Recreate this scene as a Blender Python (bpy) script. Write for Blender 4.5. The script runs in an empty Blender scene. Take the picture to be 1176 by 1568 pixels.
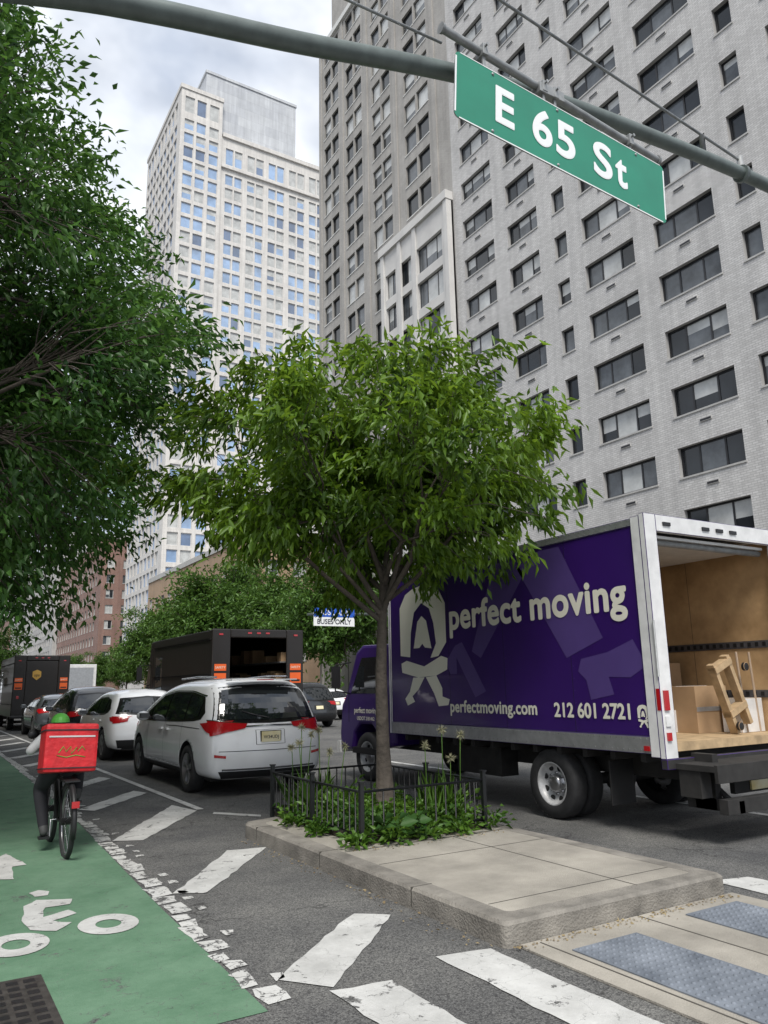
import bpy, bmesh, math, random
import numpy as np
from mathutils import Vector, Matrix, noise
from mathutils.bvhtree import BVHTree
random.seed(11)
SC=bpy.context.scene
COL=bpy.context.collection

# ------------------------------------------------------------------ materials
def nt(m):
    m.use_nodes=True; t=m.node_tree; t.nodes.clear(); return t
def N(t,typ,**kw):
    n=t.nodes.new(typ)
    for k,v in kw.items():
        if k in n.inputs: n.inputs[k].default_value=v
        else: setattr(n,k,v)
    return n
def ramp(t,a,b,ca=(0,0,0,1),cb=(1,1,1,1)):
    r=t.nodes.new('ShaderNodeValToRGB'); e=r.color_ramp.elements
    e[0].position=a;e[1].position=b;e[0].color=ca;e[1].color=cb
    return r
def c4(c,k=1.0): return (c[0]*k,c[1]*k,c[2]*k,1)
def pmat(name,col,rough=.6,metal=0.0,var=.12,scale=3.0,bump=0.0,bscale=60,coat=0.0,spec=.5,alt=None,detail=4,noise_lo=.3,noise_hi=.7,ior=1.5):
    m=bpy.data.materials.new(name); t=nt(m)
    out=N(t,'ShaderNodeOutputMaterial'); b=N(t,'ShaderNodeBsdfPrincipled')
    b.inputs['Roughness'].default_value=rough; b.inputs['Metallic'].default_value=metal
    b.inputs['Coat Weight'].default_value=coat; b.inputs['Coat Roughness'].default_value=.06
    b.inputs['Specular IOR Level'].default_value=spec; b.inputs['IOR'].default_value=ior
    t.links.new(b.outputs[0],out.inputs[0])
    tc=N(t,'ShaderNodeTexCoord')
    if var>0 or alt:
        n=N(t,'ShaderNodeTexNoise',Scale=scale,Detail=detail,Roughness=.6)
        t.links.new(tc.outputs['Object'],n.inputs['Vector'])
        r=ramp(t,noise_lo,noise_hi,c4(col,1-var),c4(alt if alt else col,1+var))
        t.links.new(n.outputs['Fac'],r.inputs[0]); t.links.new(r.outputs[0],b.inputs['Base Color'])
    else: b.inputs['Base Color'].default_value=c4(col)
    if bump>0:
        n2=N(t,'ShaderNodeTexNoise',Scale=bscale,Detail=3.0)
        t.links.new(tc.outputs['Object'],n2.inputs['Vector'])
        bp=N(t,'ShaderNodeBump',Strength=bump,Distance=.02)
        t.links.new(n2.outputs['Fac'],bp.inputs['Height']); t.links.new(bp.outputs[0],b.inputs['Normal'])
    return m

def asphalt_color(t,tc):
    big=N(t,'ShaderNodeTexNoise',Scale=.55,Detail=6.0,Roughness=.68)
    fine=N(t,'ShaderNodeTexVoronoi',Scale=115.0)
    fn=N(t,'ShaderNodeTexNoise',Scale=150.0,Detail=2.0)
    for n in (big,fine,fn): t.links.new(tc.outputs['Object'],n.inputs['Vector'])
    r1=ramp(t,.32,.70,(.062,.063,.067,1),(.158,.156,.150,1)); t.links.new(big.outputs['Fac'],r1.inputs[0])
    sep=N(t,'ShaderNodeSeparateColor'); t.links.new(fine.outputs['Color'],sep.inputs[0])
    r2=ramp(t,.0,1.0,(.45,.45,.46,1),(1.55,1.55,1.5,1)); t.links.new(sep.outputs[0],r2.inputs[0])
    mx=N(t,'ShaderNodeMix',data_type='RGBA',blend_type='MULTIPLY'); mx.inputs[0].default_value=1
    t.links.new(r1.outputs[0],mx.inputs[6]); t.links.new(r2.outputs[0],mx.inputs[7])
    r3=ramp(t,.35,.65,(.72,.72,.72,1),(1.25,1.25,1.25,1)); t.links.new(fn.outputs['Fac'],r3.inputs[0])
    m2=N(t,'ShaderNodeMix',data_type='RGBA',blend_type='MULTIPLY'); m2.inputs[0].default_value=1
    t.links.new(mx.outputs[2],m2.inputs[6]); t.links.new(r3.outputs[0],m2.inputs[7])
    cv=N(t,'ShaderNodeTexVoronoi',Scale=.45,feature='DISTANCE_TO_EDGE')
    wn=N(t,'ShaderNodeTexNoise',Scale=2.2,Detail=4.0)
    t.links.new(tc.outputs['Object'],wn.inputs['Vector'])
    va=N(t,'ShaderNodeVectorMath',operation='MULTIPLY_ADD')
    va.inputs[1].default_value=(.9,.9,.9)
    t.links.new(wn.outputs['Color'],va.inputs[0]); t.links.new(tc.outputs['Object'],va.inputs[2]); t.links.new(va.outputs[0],cv.inputs['Vector'])
    rc=ramp(t,.0,.006,(.4,.4,.4,1),(1,1,1,1)); t.links.new(cv.outputs['Distance'],rc.inputs[0])
    m3=N(t,'ShaderNodeMix',data_type='RGBA',blend_type='MULTIPLY'); m3.inputs[0].default_value=1
    t.links.new(m2.outputs[2],m3.inputs[6]); t.links.new(rc.outputs[0],m3.inputs[7])
    return m3.outputs[2], fn
def road_mat(name,paint=None,paint2=None,wear=(.40,.47),wscale=6.0,crack=0):
    m=bpy.data.materials.new(name); t=nt(m)
    out=N(t,'ShaderNodeOutputMaterial'); b=N(t,'ShaderNodeBsdfPrincipled',Roughness=.85)
    b.inputs['Specular IOR Level'].default_value=.3
    t.links.new(b.outputs[0],out.inputs[0]); tc=N(t,'ShaderNodeTexCoord')
    col,fn=asphalt_color(t,tc)
    if paint:
        w=N(t,'ShaderNodeTexNoise',Scale=wscale,Detail=6.0,Roughness=.72)
        t.links.new(tc.outputs['Object'],w.inputs['Vector'])
        r=ramp(t,wear[0],wear[1]); t.links.new(w.outputs['Fac'],r.inputs[0])
        pn=N(t,'ShaderNodeTexNoise',Scale=1.9,Detail=7.0,Roughness=.75)
        t.links.new(tc.outputs['Object'],pn.inputs['Vector'])
        pr=ramp(t,.34,.66,c4(paint2),c4(paint)); t.links.new(pn.outputs['Fac'],pr.inputs[0])
        fac=r.outputs[0]
        if crack:
            cv=N(t,'ShaderNodeTexVoronoi',Scale=7.0 if crack==1 else 3.2,feature='DISTANCE_TO_EDGE')
            wn=N(t,'ShaderNodeTexNoise',Scale=9.0,Detail=3.0); t.links.new(tc.outputs['Object'],wn.inputs['Vector'])
            va=N(t,'ShaderNodeVectorMath',operation='MULTIPLY_ADD'); va.inputs[1].default_value=(.2,.2,.2)
            t.links.new(wn.outputs['Color'],va.inputs[0]); t.links.new(tc.outputs['Object'],va.inputs[2]); t.links.new(va.outputs[0],cv.inputs['Vector'])
            rc=ramp(t,.008,.03) if crack==1 else ramp(t,.0,.008,(.45,.45,.45,1)); t.links.new(cv.outputs['Distance'],rc.inputs[0])
            mm=N(t,'ShaderNodeMath',operation='MULTIPLY'); t.links.new(fac,mm.inputs[0]); t.links.new(rc.outputs[0],mm.inputs[1]); fac=mm.outputs[0]
        mx=N(t,'ShaderNodeMix',data_type='RGBA'); t.links.new(fac,mx.inputs[0])
        t.links.new(col,mx.inputs[6]); t.links.new(pr.outputs[0],mx.inputs[7]); col=mx.outputs[2]
    t.links.new(col,b.inputs['Base Color'])
    bp=N(t,'ShaderNodeBump',Strength=.5,Distance=.01); t.links.new(fn.outputs['Fac'],bp.inputs['Height']); t.links.new(bp.outputs[0],b.inputs['Normal'])
    return m
def brick_mat(name,c1,c2,mortar,sx=1.0,bw=.22,rh=.075,stain=.18):
    m=bpy.data.materials.new(name); t=nt(m)
    out=N(t,'ShaderNodeOutputMaterial'); b=N(t,'ShaderNodeBsdfPrincipled',Roughness=.8); b.inputs['Specular IOR Level'].default_value=.3
    t.links.new(b.outputs[0],out.inputs[0]); uv=N(t,'ShaderNodeUVMap')
    br=N(t,'ShaderNodeTexBrick'); br.inputs['Scale'].default_value=sx
    br.inputs['Color1'].default_value=c4(c1);br.inputs['Color2'].default_value=c4(c2);br.inputs['Mortar'].default_value=c4(mortar)
    br.inputs['Brick Width'].default_value=bw;br.inputs['Row Height'].default_value=rh;br.inputs['Mortar Size'].default_value=.014;br.inputs['Bias'].default_value=0
    t.links.new(uv.outputs[0],br.inputs['Vector'])
    tc=N(t,'ShaderNodeTexCoord'); n=N(t,'ShaderNodeTexNoise',Scale=.35,Detail=4.0,Roughness=.65); t.links.new(tc.outputs['Object'],n.inputs['Vector'])
    r=ramp(t,.3,.7,(1-stain,1-stain,1-stain,1),(1+stain*.5,)*3+(1,)); t.links.new(n.outputs['Fac'],r.inputs[0])
    mp=N(t,'ShaderNodeMapping'); mp.inputs['Scale'].default_value=(2.2,.12,1); t.links.new(uv.outputs[0],mp.inputs[0])
    n2=N(t,'ShaderNodeTexNoise',Scale=1.0,Detail=3.0); t.links.new(mp.outputs[0],n2.inputs['Vector'])
    r2=ramp(t,.35,.7,(.88,.88,.885,1),(1.05,1.05,1.05,1)); t.links.new(n2.outputs['Fac'],r2.inputs[0])
    a=N(t,'ShaderNodeMix',data_type='RGBA',blend_type='MULTIPLY'); a.inputs[0].default_value=1
    t.links.new(br.outputs['Color'],a.inputs[6]); t.links.new(r.outputs[0],a.inputs[7])
    a2=N(t,'ShaderNodeMix',data_type='RGBA',blend_type='MULTIPLY'); a2.inputs[0].default_value=1
    t.links.new(a.outputs[2],a2.inputs[6]); t.links.new(r2.outputs[0],a2.inputs[7])
    t.links.new(a2.outputs[2],b.inputs['Base Color'])
    return m
def leaf_mat(name,dark,light,tr=.35,gloss=.03):
    m=bpy.data.materials.new(name); t=nt(m)
    out=N(t,'ShaderNodeOutputMaterial')
    g=N(t,'ShaderNodeNewGeometry'); tc=N(t,'ShaderNodeTexCoord')
    n=N(t,'ShaderNodeTexNoise',Scale=1.3,Detail=1.0); t.links.new(tc.outputs['Object'],n.inputs['Vector'])
    ad=N(t,'ShaderNodeMath',operation='MULTIPLY_ADD'); ad.inputs[1].default_value=.5; t.links.new(g.outputs['Random Per Island'],ad.inputs[0])
    sb=N(t,'ShaderNodeMath',operation='MULTIPLY_ADD'); sb.inputs[1].default_value=1.6; sb.inputs[2].default_value=-.55; t.links.new(n.outputs['Fac'],sb.inputs[0]); t.links.new(sb.outputs[0],ad.inputs[2])
    r=ramp(t,.05,.95,c4(dark),c4(light)); t.links.new(ad.outputs[0],r.inputs[0])
    d=N(t,'ShaderNodeBsdfDiffuse'); t.links.new(r.outputs[0],d.inputs['Color'])
    gl=N(t,'ShaderNodeBsdfGlossy',Roughness=.42); gl.inputs['Color'].default_value=(.75,.85,.7,1)
    tl=N(t,'ShaderNodeBsdfTranslucent'); hs=N(t,'ShaderNodeHueSaturation'); hs.inputs['Value'].default_value=1.6; hs.inputs['Hue'].default_value=.482
    t.links.new(r.outputs[0],hs.inputs['Color']); t.links.new(hs.outputs[0],tl.inputs['Color'])
    mx=N(t,'ShaderNodeMixShader'); mx.inputs[0].default_value=tr
    t.links.new(d.outputs[0],mx.inputs[1]); t.links.new(tl.outputs[0],mx.inputs[2])
    m2=N(t,'ShaderNodeMixShader'); m2.inputs[0].default_value=gloss
    t.links.new(mx.outputs[0],m2.inputs[1]); t.links.new(gl.outputs[0],m2.inputs[2]); t.links.new(m2.outputs[0],out.inputs[0])
    return m

M={}
M['asphalt']=road_mat('asphalt')
M['white_paint']=road_mat('worn_white_paint',(.60,.60,.58),(.40,.40,.385),(.365,.41),6.0,crack=2)
M['edge_paint']=road_mat('broken_white_paint',(.60,.60,.58),(.46,.46,.44),(.42,.46),8.0,crack=1)
M['green_paint']=road_mat('green_lane_paint',(.140,.245,.160),(.085,.175,.105),(.33,.40),3.0,crack=2)
M['sidewalk']=pmat('sidewalk_concrete',(.27,.26,.245),.85,var=.18,scale=1.2,bump=.3,bscale=90)
M['island_conc']=pmat('island_concrete',(.31,.288,.248),.85,var=.32,scale=1.6,bump=.4,bscale=110,detail=9)
M['kerb']=pmat('kerb_concrete',(.215,.20,.175),.85,var=.42,scale=3.5,bump=.6,bscale=60,detail=9)
M['joint']=pmat('joint_dark',(.07,.065,.055),.9)
M['tactile']=pmat('tactile_pad',(.115,.135,.165),.75,var=.25,scale=3,alt=(.17,.19,.22),detail=7)
M['black']=pmat('black_plastic',(.012,.012,.013),.5,var=.1)
M['dirty_black']=pmat('chassis_black',(.02,.019,.018),.8,var=.4,scale=6)
M['fence']=pmat('fence_black_paint',(.010,.011,.012),.4,var=.1)
M['tire']=pmat('tyre_rubber',(.022,.022,.023),.8,var=.3,scale=12,bump=.2)
M['rim']=pmat('alloy_rim',(.35,.35,.36),.3,.9,var=.1)
M['steelrim']=pmat('painted_steel_rim',(.5,.5,.5),.45,.2,var=.25,scale=8)
M['chrome']=pmat('chrome',(.6,.6,.62),.15,1,var=.05)
M['alu']=pmat('aluminium_rail',(.42,.43,.44),.42,.7,var=.15,scale=8)
M['white_car']=pmat('white_car_paint',(.80,.81,.82),.22,var=.03,coat=1)
M['black_car']=pmat('black_car_paint',(.012,.014,.017),.2,var=.05,coat=1)
M['grey_car']=pmat('grey_car_paint',(.09,.10,.11),.25,.4,var=.05,coat=1)
M['carglass']=pmat('car_glass',(.012,.015,.017),.03,0,var=0,spec=.9,ior=1.6)
M['trim']=pmat('gloss_black_trim',(.01,.01,.01),.15,var=0)
M['redlamp']=pmat('red_lamp',(.40,.008,.012),.15,var=.1,coat=1)
M['plate']=pmat('licence_plate',(.72,.58,.22),.4,var=.1,alt=(.75,.72,.55))
M['plate_ink']=pmat('plate_ink',(.03,.03,.05),.5,var=0)
M['purple']=pmat('purple_truck_paint',(.030,.007,.112),.34,var=.12,scale=1.2,coat=.2,detail=6)
M['purple_light']=pmat('light_purple_graphic',(.078,.048,.19),.36,var=.06,coat=.2)
M['cream']=pmat('cream_vinyl',(.74,.72,.62),.4,var=.03)
M['truckwhite']=pmat('truck_white_paint',(.66,.66,.65),.35,var=.14,scale=5,coat=.2,detail=7)
M['ply']=pmat('plywood_lining',(.42,.26,.12),.6,var=.22,scale=2.2,alt=(.5,.33,.17),detail=8)
M['ceiling']=pmat('cargo_ceiling',(.55,.53,.5),.5,var=.08)
M['etrack']=pmat('etrack_steel',(.12,.12,.13),.5,.6,var=.3,scale=20)
M['cardboard']=pmat('cardboard',(.38,.25,.14),.8,var=.1)
M['wood']=pmat('timber',(.42,.30,.17),.7,var=.25,scale=8)
M['brown']=pmat('dark_brown_van_paint',(.014,.011,.009),.4,var=.12,coat=.1)
M['orange']=pmat('orange_label',(.75,.12,.02),.5,var=.05)
M['gold']=pmat('gold_shield',(.5,.30,.06),.5,var=.05)
M['signgreen']=pmat('sign_green_sheeting',(.012,.21,.13),.45,var=.12,scale=2,detail=7)
M['signwhite']=pmat('sign_white_sheeting',(.80,.82,.82),.4,var=.02)
M['signblue']=pmat('sign_blue_sheeting',(.02,.10,.5),.4,var=.02)
M['galv']=pmat('galvanised_steel',(.30,.31,.31),.5,.5,var=.25,scale=9)
M['armpaint']=pmat('green_grey_mast_paint',(.115,.14,.132),.42,.1,var=.22,scale=8,detail=7)
M['redbag']=pmat('red_bag_fabric',(.50,.012,.018),.6,var=.2,scale=9,bump=.4,bscale=25)
M['greenprint']=pmat('green_print',(.10,.40,.06),.5,var=.05)
M['jacket']=pmat('dark_jacket',(.02,.02,.024),.8,var=.2)
M['sleeve']=pmat('pale_sleeve',(.5,.51,.51),.8,var=.1)
M['trousers']=pmat('dark_trousers',(.014,.014,.018),.85,var=.2)
M['skin']=pmat('skin',(.38,.21,.14),.55,var=.05)
M['shoe']=pmat('shoes',(.05,.05,.05),.6,var=.2)
M['bark']=pmat('bark',(.075,.062,.05),.9,var=.35,scale=9,bump=.8,bscale=25,detail=6)
M['soil']=pmat('soil',(.05,.037,.026),.95,var=.35,scale=6,bump=.8,bscale=30)
M['leaf_c']=leaf_mat('leaf_street_tree',(.028,.072,.008),(.160,.285,.024),.44)
M['leaf_l']=leaf_mat('leaf_oak',(.015,.054,.012),(.072,.172,.030),.42)
M['leaf_far']=leaf_mat('leaf_distant',(.03,.075,.014),(.10,.20,.035),.35)
M['leaf_bed']=leaf_mat('leaf_bed',(.03,.085,.012),(.12,.23,.03),.3)
M['leaf_broad']=leaf_mat('leaf_broad',(.03,.08,.02),(.07,.15,.04),.3,.01)
M['seed']=pmat('allium_seedhead',(.30,.29,.18),.8,var=.2)
M['litter']=leaf_mat('dry_leaf_litter',(.16,.11,.06),(.34,.27,.15),.1)
M['brickA']=brick_mat('white_brick',(.62,.61,.595),(.51,.50,.485),(.40,.395,.385),stain=.10,bw=.30,rh=.11)
M['brickB']=brick_mat('taupe_brick',(.47,.45,.42),(.40,.385,.36),(.31,.30,.28))
M['stoneB']=pmat('pale_stone_panel',(.56,.55,.53),.8,var=.1,scale=.6)
M['sill']=pmat('sill_concrete',(.42,.415,.40),.8,var=.12,scale=2)
M['sillW']=pmat('white_sill',(.62,.62,.6),.7,var=.08)
M['frameD']=pmat('dark_window_frame',(.014,.014,.016),.4,var=.1)
M['frameW']=pmat('white_window_frame',(.6,.6,.6),.5,var=.05)
M['gl_d']=pmat('window_glass_dark',(.018,.022,.026),.07,var=.4,scale=.5,spec=.5,ior=1.5)
M['gl_m']=pmat('window_glass_mid',(.085,.095,.105),.08,var=.5,scale=.8,spec=.6,ior=1.5)
M['gl_l']=pmat('window_blind_sky_reflection',(.46,.47,.46),.15,var=.25,scale=.9,spec=.6)  # pale blinds; in centre panes the colour stands in for reflected sky
M['gl_b']=pmat('window_glass_blue',(.24,.36,.55),.06,var=.35,scale=.3,spec=.9,ior=1.8)
M['gl_b2']=pmat('window_glass_deep_blue',(.08,.13,.23),.05,var=.35,scale=.3,spec=.9,ior=1.8)
M['towerwall']=brick_mat('tower_limestone',(.68,.66,.625),(.63,.61,.58),(.54,.52,.49),bw=1.5,rh=.75,stain=.08)
M['penthouse']=brick_mat('penthouse_panels',(.56,.58,.60),(.48,.50,.53),(.34,.35,.37),bw=3.0,rh=2.2,stain=.12)
M['redbrick']=brick_mat('red_brick',(.26,.11,.08),(.22,.09,.065),(.3,.26,.23))
M['tanbrick']=brick_mat('tan_brick',(.46,.29,.16),(.41,.26,.14),(.35,.3,.25))
M['greywall']=brick_mat('grey_render_wall',(.48,.47,.45),(.44,.43,.41),(.4,.39,.37),bw=1.2,rh=.6)
M['iron']=pmat('cast_iron',(.06,.055,.05),.6,.4,var=.4,scale=15)

# ------------------------------------------------------------------ mesh builder
class MB:
    def __init__(s): s.v=[];s.f=[];s.m=[];s.uv=[];s.mats=[];s.sm=[]
    def mi(s,k):
        if k not in s.mats: s.mats.append(k)
        return s.mats.index(k)
    def poly(s,pts,k,uv=None,smooth=False):
        b=len(s.v); s.v.extend([tuple(p) for p in pts]); s.f.append(tuple(range(b,b+len(pts)))); s.m.append(s.mi(k)); s.sm.append(smooth)
        s.uv.append(uv if uv else [(0,0)]*len(pts))
    def box(s,x0,x1,y0,y1,z0,z1,k,M4=None):
        P=[(x0,y0,z0),(x1,y0,z0),(x1,y1,z0),(x0,y1,z0),(x0,y0,z1),(x1,y0,z1),(x1,y1,z1),(x0,y1,z1)]
        if M4 is not None: P=[tuple(M4@Vector(p)) for p in P]
        b=len(s.v); s.v.extend(P)
        for q in ((0,3,2,1),(4,5,6,7),(0,1,5,4),(1,2,6,5),(2,3,7,6),(3,0,4,7)):
            s.f.append(tuple(b+i for i in q)); s.m.append(s.mi(k)); s.sm.append(False)
            pts=[P[i] for i in q]
            if abs(pts[0][0]-pts[2][0])<1e-6: s.uv.append([(p[1],p[2]) for p in pts])
            elif abs(pts[0][1]-pts[2][1])<1e-6: s.uv.append([(p[0],p[2]) for p in pts])
            else: s.uv.append([(p[0],p[1]) for p in pts])
    def tube(s,pts,rad,n=8,k='black',cap=True):
        pts=[Vector(p) for p in pts]
        if not hasattr(rad,'__len__'): rad=[rad]*len(pts)
        b0=len(s.v); up=None
        for i,p in enumerate(pts):
            d=(pts[min(i+1,len(pts)-1)]-pts[max(i-1,0)])
            if d.length<1e-9: d=Vector((0,0,1))
            d.normalize()
            if up is None:
                up=Vector((0,0,1)) if abs(d.z)<.9 else Vector((1,0,0))
            a=d.cross(up); 
            if a.length<1e-6: a=d.orthogonal()
            a.normalize(); b=a.cross(d).normalized(); up=b
            for j in range(n):
                t=2*math.pi*j/n
                s.v.append(tuple(p+(a*math.cos(t)+b*math.sin(t))*rad[i]))
        mi=s.mi(k)
        for i in range(len(pts)-1):
            for j in range(n):
                j2=(j+1)%n
                s.f.append((b0+i*n+j,b0+i*n+j2,b0+(i+1)*n+j2,b0+(i+1)*n+j)); s.m.append(mi); s.sm.append(True); s.uv.append([(0,0)]*4)
        if cap:
            for i in (0,len(pts)-1):
                s.f.append(tuple(b0+i*n+j for j in range(n))); s.m.append(mi); s.sm.append(False); s.uv.append([(0,0)]*n)
    def lathe(s,c,axis,prof,n=32,k='tire'):
        c=Vector(c); ax=Vector(axis).normalized(); a=ax.orthogonal().normalized(); b=ax.cross(a)
        b0=len(s.v)
        for r,o in prof:
            for j in range(n):
                t=2*math.pi*j/n
                s.v.append(tuple(c+ax*o+(a*math.cos(t)+b*math.sin(t))*r))
        for i in range(len(prof)-1):
            kk=k[i] if isinstance(k,(list,tuple)) else k
            mi=s.mi(kk)
            for j in range(n):
                j2=(j+1)%n
                s.f.append((b0+i*n+j,b0+i*n+j2,b0+(i+1)*n+j2,b0+(i+1)*n+j)); s.m.append(mi); s.sm.append(True); s.uv.append([(0,0)]*4)
    def build(s,name,parent=None,loc=None,bevel=0):
        me=bpy.data.meshes.new(name); me.from_pydata(s.v,[],s.f)
        for k in s.mats: me.materials.append(M[k])
        me.polygons.foreach_set('material_index',s.m); me.polygons.foreach_set('use_smooth',s.sm)
        ul=me.uv_layers.new(name='UVMap'); flat=[c for u in s.uv for p in u for c in p]; ul.data.foreach_set('uv',flat)
        me.update(); o=bpy.data.objects.new(name,me); COL.objects.link(o)
        if parent: o.parent=parent
        if loc: o.location=loc
        if bevel:
            bm=bmesh.new(); bm.from_mesh(me); bmesh.ops.remove_doubles(bm,verts=bm.verts,dist=1e-5)
            ed=[e for e in bm.edges if e.is_manifold and e.calc_face_angle(0)>.6]
            bmesh.ops.bevel(bm,geom=ed,offset=bevel,segments=2,affect='EDGES',profile=.6); bm.to_mesh(me); bm.free()
        return o
def empty(name,loc=(0,0,0)):
    e=bpy.data.objects.new(name,None); e.location=loc; COL.objects.link(e); return e
def text(body,name,matk,mw,size=None,width=None,offset=0.0,parent=None,spacing=1.0,sy=None,bold=0):
    c=bpy.data.curves.new(name,'FONT'); c.body=body; c.size=size or 1; c.offset=offset; c.space_character=spacing
    o=bpy.data.objects.new(name,c); COL.objects.link(o); bpy.context.view_layer.update()
    dg=bpy.context.evaluated_depsgraph_get(); me=bpy.data.meshes.new_from_object(o.evaluated_get(dg))
    bpy.data.objects.remove(o)
    xs=[v.co.x for v in me.vertices]
    k=1.0
    if width: k=width/(max(xs)-min(xs))
    x0=min(xs)
    V=[((v.co.x-x0)*k, v.co.y*k*(sy or 1), v.co.z) for v in me.vertices]; Fs=[tuple(p.vertices) for p in me.polygons]
    AV=list(V);AF=list(Fs)
    if bold:
        for i in range(1,9):
            a=i*math.pi/4; b=len(AV); AV+=[(x+bold*math.cos(a),y+bold*math.sin(a),z-.00012*i) for x,y,z in V]; AF+=[tuple(j+b for j in q) for q in Fs]
    me=bpy.data.meshes.new(name); me.from_pydata(AV,[],AF); me.materials.append(M[matk])
    o=bpy.data.objects.new(name,me); COL.objects.link(o)
    o.matrix_world=mw
    if parent: o.parent=parent
    return o
def mat_side(x,y,z): return Matrix(((0,0,-1,x),(-1,0,0,y),(0,1,0,z),(0,0,0,1)))
def mat_back(x,y,z): return Matrix(((1,0,0,x),(0,0,-1,y),(0,1,0,z),(0,0,0,1)))

# ------------------------------------------------------------------ camera
f=1173.25; yaw=math.radians(31.293); pit=math.radians(12.664); rol=math.radians(-1.165)
cy,sy,cp,sp=math.cos(yaw),math.sin(yaw),math.cos(pit),math.sin(pit)
F=Vector((sy*cp,cy*cp,sp)); R=Vector((cy,-sy,0)); U=Vector((-sy*sp,-cy*sp,cp))
c_,s_=math.cos(rol),math.sin(rol)
Rr=R*c_+U*s_; Ur=-R*s_+U*c_
cam=bpy.data.cameras.new('camera'); cam.sensor_fit='VERTICAL'; cam.sensor_height=36; cam.sensor_width=27; cam.lens=f/1568*36; cam.clip_end=5000; cam.clip_start=.05
co=bpy.data.objects.new('camera',cam); COL.objects.link(co)
co.matrix_world=Matrix(((Rr.x,Ur.x,-F.x,0),(Rr.y,Ur.y,-F.y,0),(Rr.z,Ur.z,-F.z,1.6),(0,0,0,1)))
SC.camera=co

# ------------------------------------------------------------------ light
EL=math.radians(54)
SUN=Vector((-.44,-.90,0)).normalized()*math.cos(EL)+Vector((0,0,math.sin(EL)))
sl=bpy.data.lights.new('sun','SUN'); sl.energy=3.9; sl.angle=math.radians(20); sl.color=(1,.96,.905)
so=bpy.data.objects.new('sun',sl); COL.objects.link(so); so.rotation_euler=SUN.to_track_quat('Z','Y').to_euler()
w=bpy.data.worlds.new('World'); SC.world=w; w.use_nodes=True; t=w.node_tree; t.nodes.clear()
sky=N(t,'ShaderNodeTexSky',sky_type='NISHITA'); sky.sun_disc=False; sky.sun_elevation=EL; sky.sun_rotation=math.atan2(SUN.x,SUN.y)
tc=N(t,'ShaderNodeTexCoord'); mp=N(t,'ShaderNodeMapping'); mp.inputs['Scale'].default_value=(1,1,1.9); mp.inputs['Location'].default_value=(.35,.1,.2)
t.links.new(tc.outputs['Generated'],mp.inputs[0])
n1=N(t,'ShaderNodeTexNoise',Scale=2.3,Detail=5.0,Roughness=.55,Distortion=.25); t.links.new(mp.outputs[0],n1.inputs['Vector'])
r1=ramp(t,.30,.52,(.35,.35,.35,1)); t.links.new(n1.outputs['Fac'],r1.inputs[0])
n2=N(t,'ShaderNodeTexNoise',Scale=3.6,Detail=5.0,Roughness=.5); 
mp2=N(t,'ShaderNodeMapping'); mp2.inputs['Location'].default_value=(4.2,1.1,.7); mp2.inputs['Scale'].default_value=(1,1,1.7); t.links.new(tc.outputs['Generated'],mp2.inputs[0]); t.links.new(mp2.outputs[0],n2.inputs['Vector'])
r2=ramp(t,.38,.60,(6.0,6.7,8.0,1),(10.8,11.2,11.8,1)); t.links.new(n2.outputs['Fac'],r2.inputs[0])
mx=N(t,'ShaderNodeMix',data_type='RGBA'); t.links.new(r1.outputs[0],mx.inputs[0]); t.links.new(sky.outputs[0],mx.inputs[6]); t.links.new(r2.outputs[0],mx.inputs[7])
bg=N(t,'ShaderNodeBackground',Strength=.105); t.links.new(mx.outputs[2],bg.inputs[0]); ow=N(t,'ShaderNodeOutputWorld'); t.links.new(bg.outputs[0],ow.inputs[0])
SC.view_settings.view_transform='Standard'; SC.view_settings.look='None'; SC.view_settings.exposure=0; SC.view_settings.gamma=1

# ------------------------------------------------------------------ ground
g=MB(); g.poly([(-1500,-1500,0),(1500,-1500,0),(1500,2500,0),(-1500,2500,0)],'asphalt'); g.build('road')
g=MB()
g.box(-7,.08,4.3,900,0.001,.15,'sidewalk'); g.box(25.5,31.2,9,900,0.001,.15,'sidewalk'); 
for i in range(60): g.box(-7,.0,5.5+i*1.5,5.512+i*1.5,.15,.152,'joint')
g.build('pavement')
g=MB()
edge=[(4.02,1.70),(6.3,1.76),(9,1.87),(11.9,1.98),(21,2.12),(60,2.2),(300,2.2)]
for (y0,x0),(y1,x1) in zip(edge[:-1],edge[1:]):
    g.poly([(.1,y0,.004),(x0,y0,.004),(x1,y1,.004),(.1,y1,.004)],'green_paint')
g.build('bike_lane')
g=MB(); Z=.006
def ex(y): return float(np.interp(y,[e[0] for e in edge],[e[1] for e in edge]))
def rough(P,k,z=Z,step=.12,amp=.012):
    Q=[]
    for i in range(len(P)):
        a=P[i];b=P[(i+1)%len(P)]; L=math.hypot(b[0]-a[0],b[1]-a[1]); m=max(1,int(L/step)) if L<8 else 1
        for j in range(m):
            t_=j/m; Q.append((a[0]+(b[0]-a[0])*t_+random.uniform(-amp,amp),a[1]+(b[1]-a[1])*t_+random.uniform(-amp,amp),z))
    g.poly(Q,k)
y=4.1
while y<45:
    L=random.uniform(.12,.36); w_=random.uniform(.09,.17); x_=ex(y)+random.uniform(-.01,.03)
    if y>16: L=2.0
    rough([(x_,y),(x_+w_,y+random.uniform(-.03,.03)),(x_+w_+.01,y+L),(x_,y+L+random.uniform(-.03,.03))],'edge_paint',amp=.016,step=.08)
    if random.random()<.45 and y<14: rough([(x_+.2,y),(x_+.27,y+.01),(x_+.28,y+.09),(x_+.21,y+.11)],'edge_paint',amp=.015,step=.06)
    y+=L+random.uniform(.015,.06)
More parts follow.
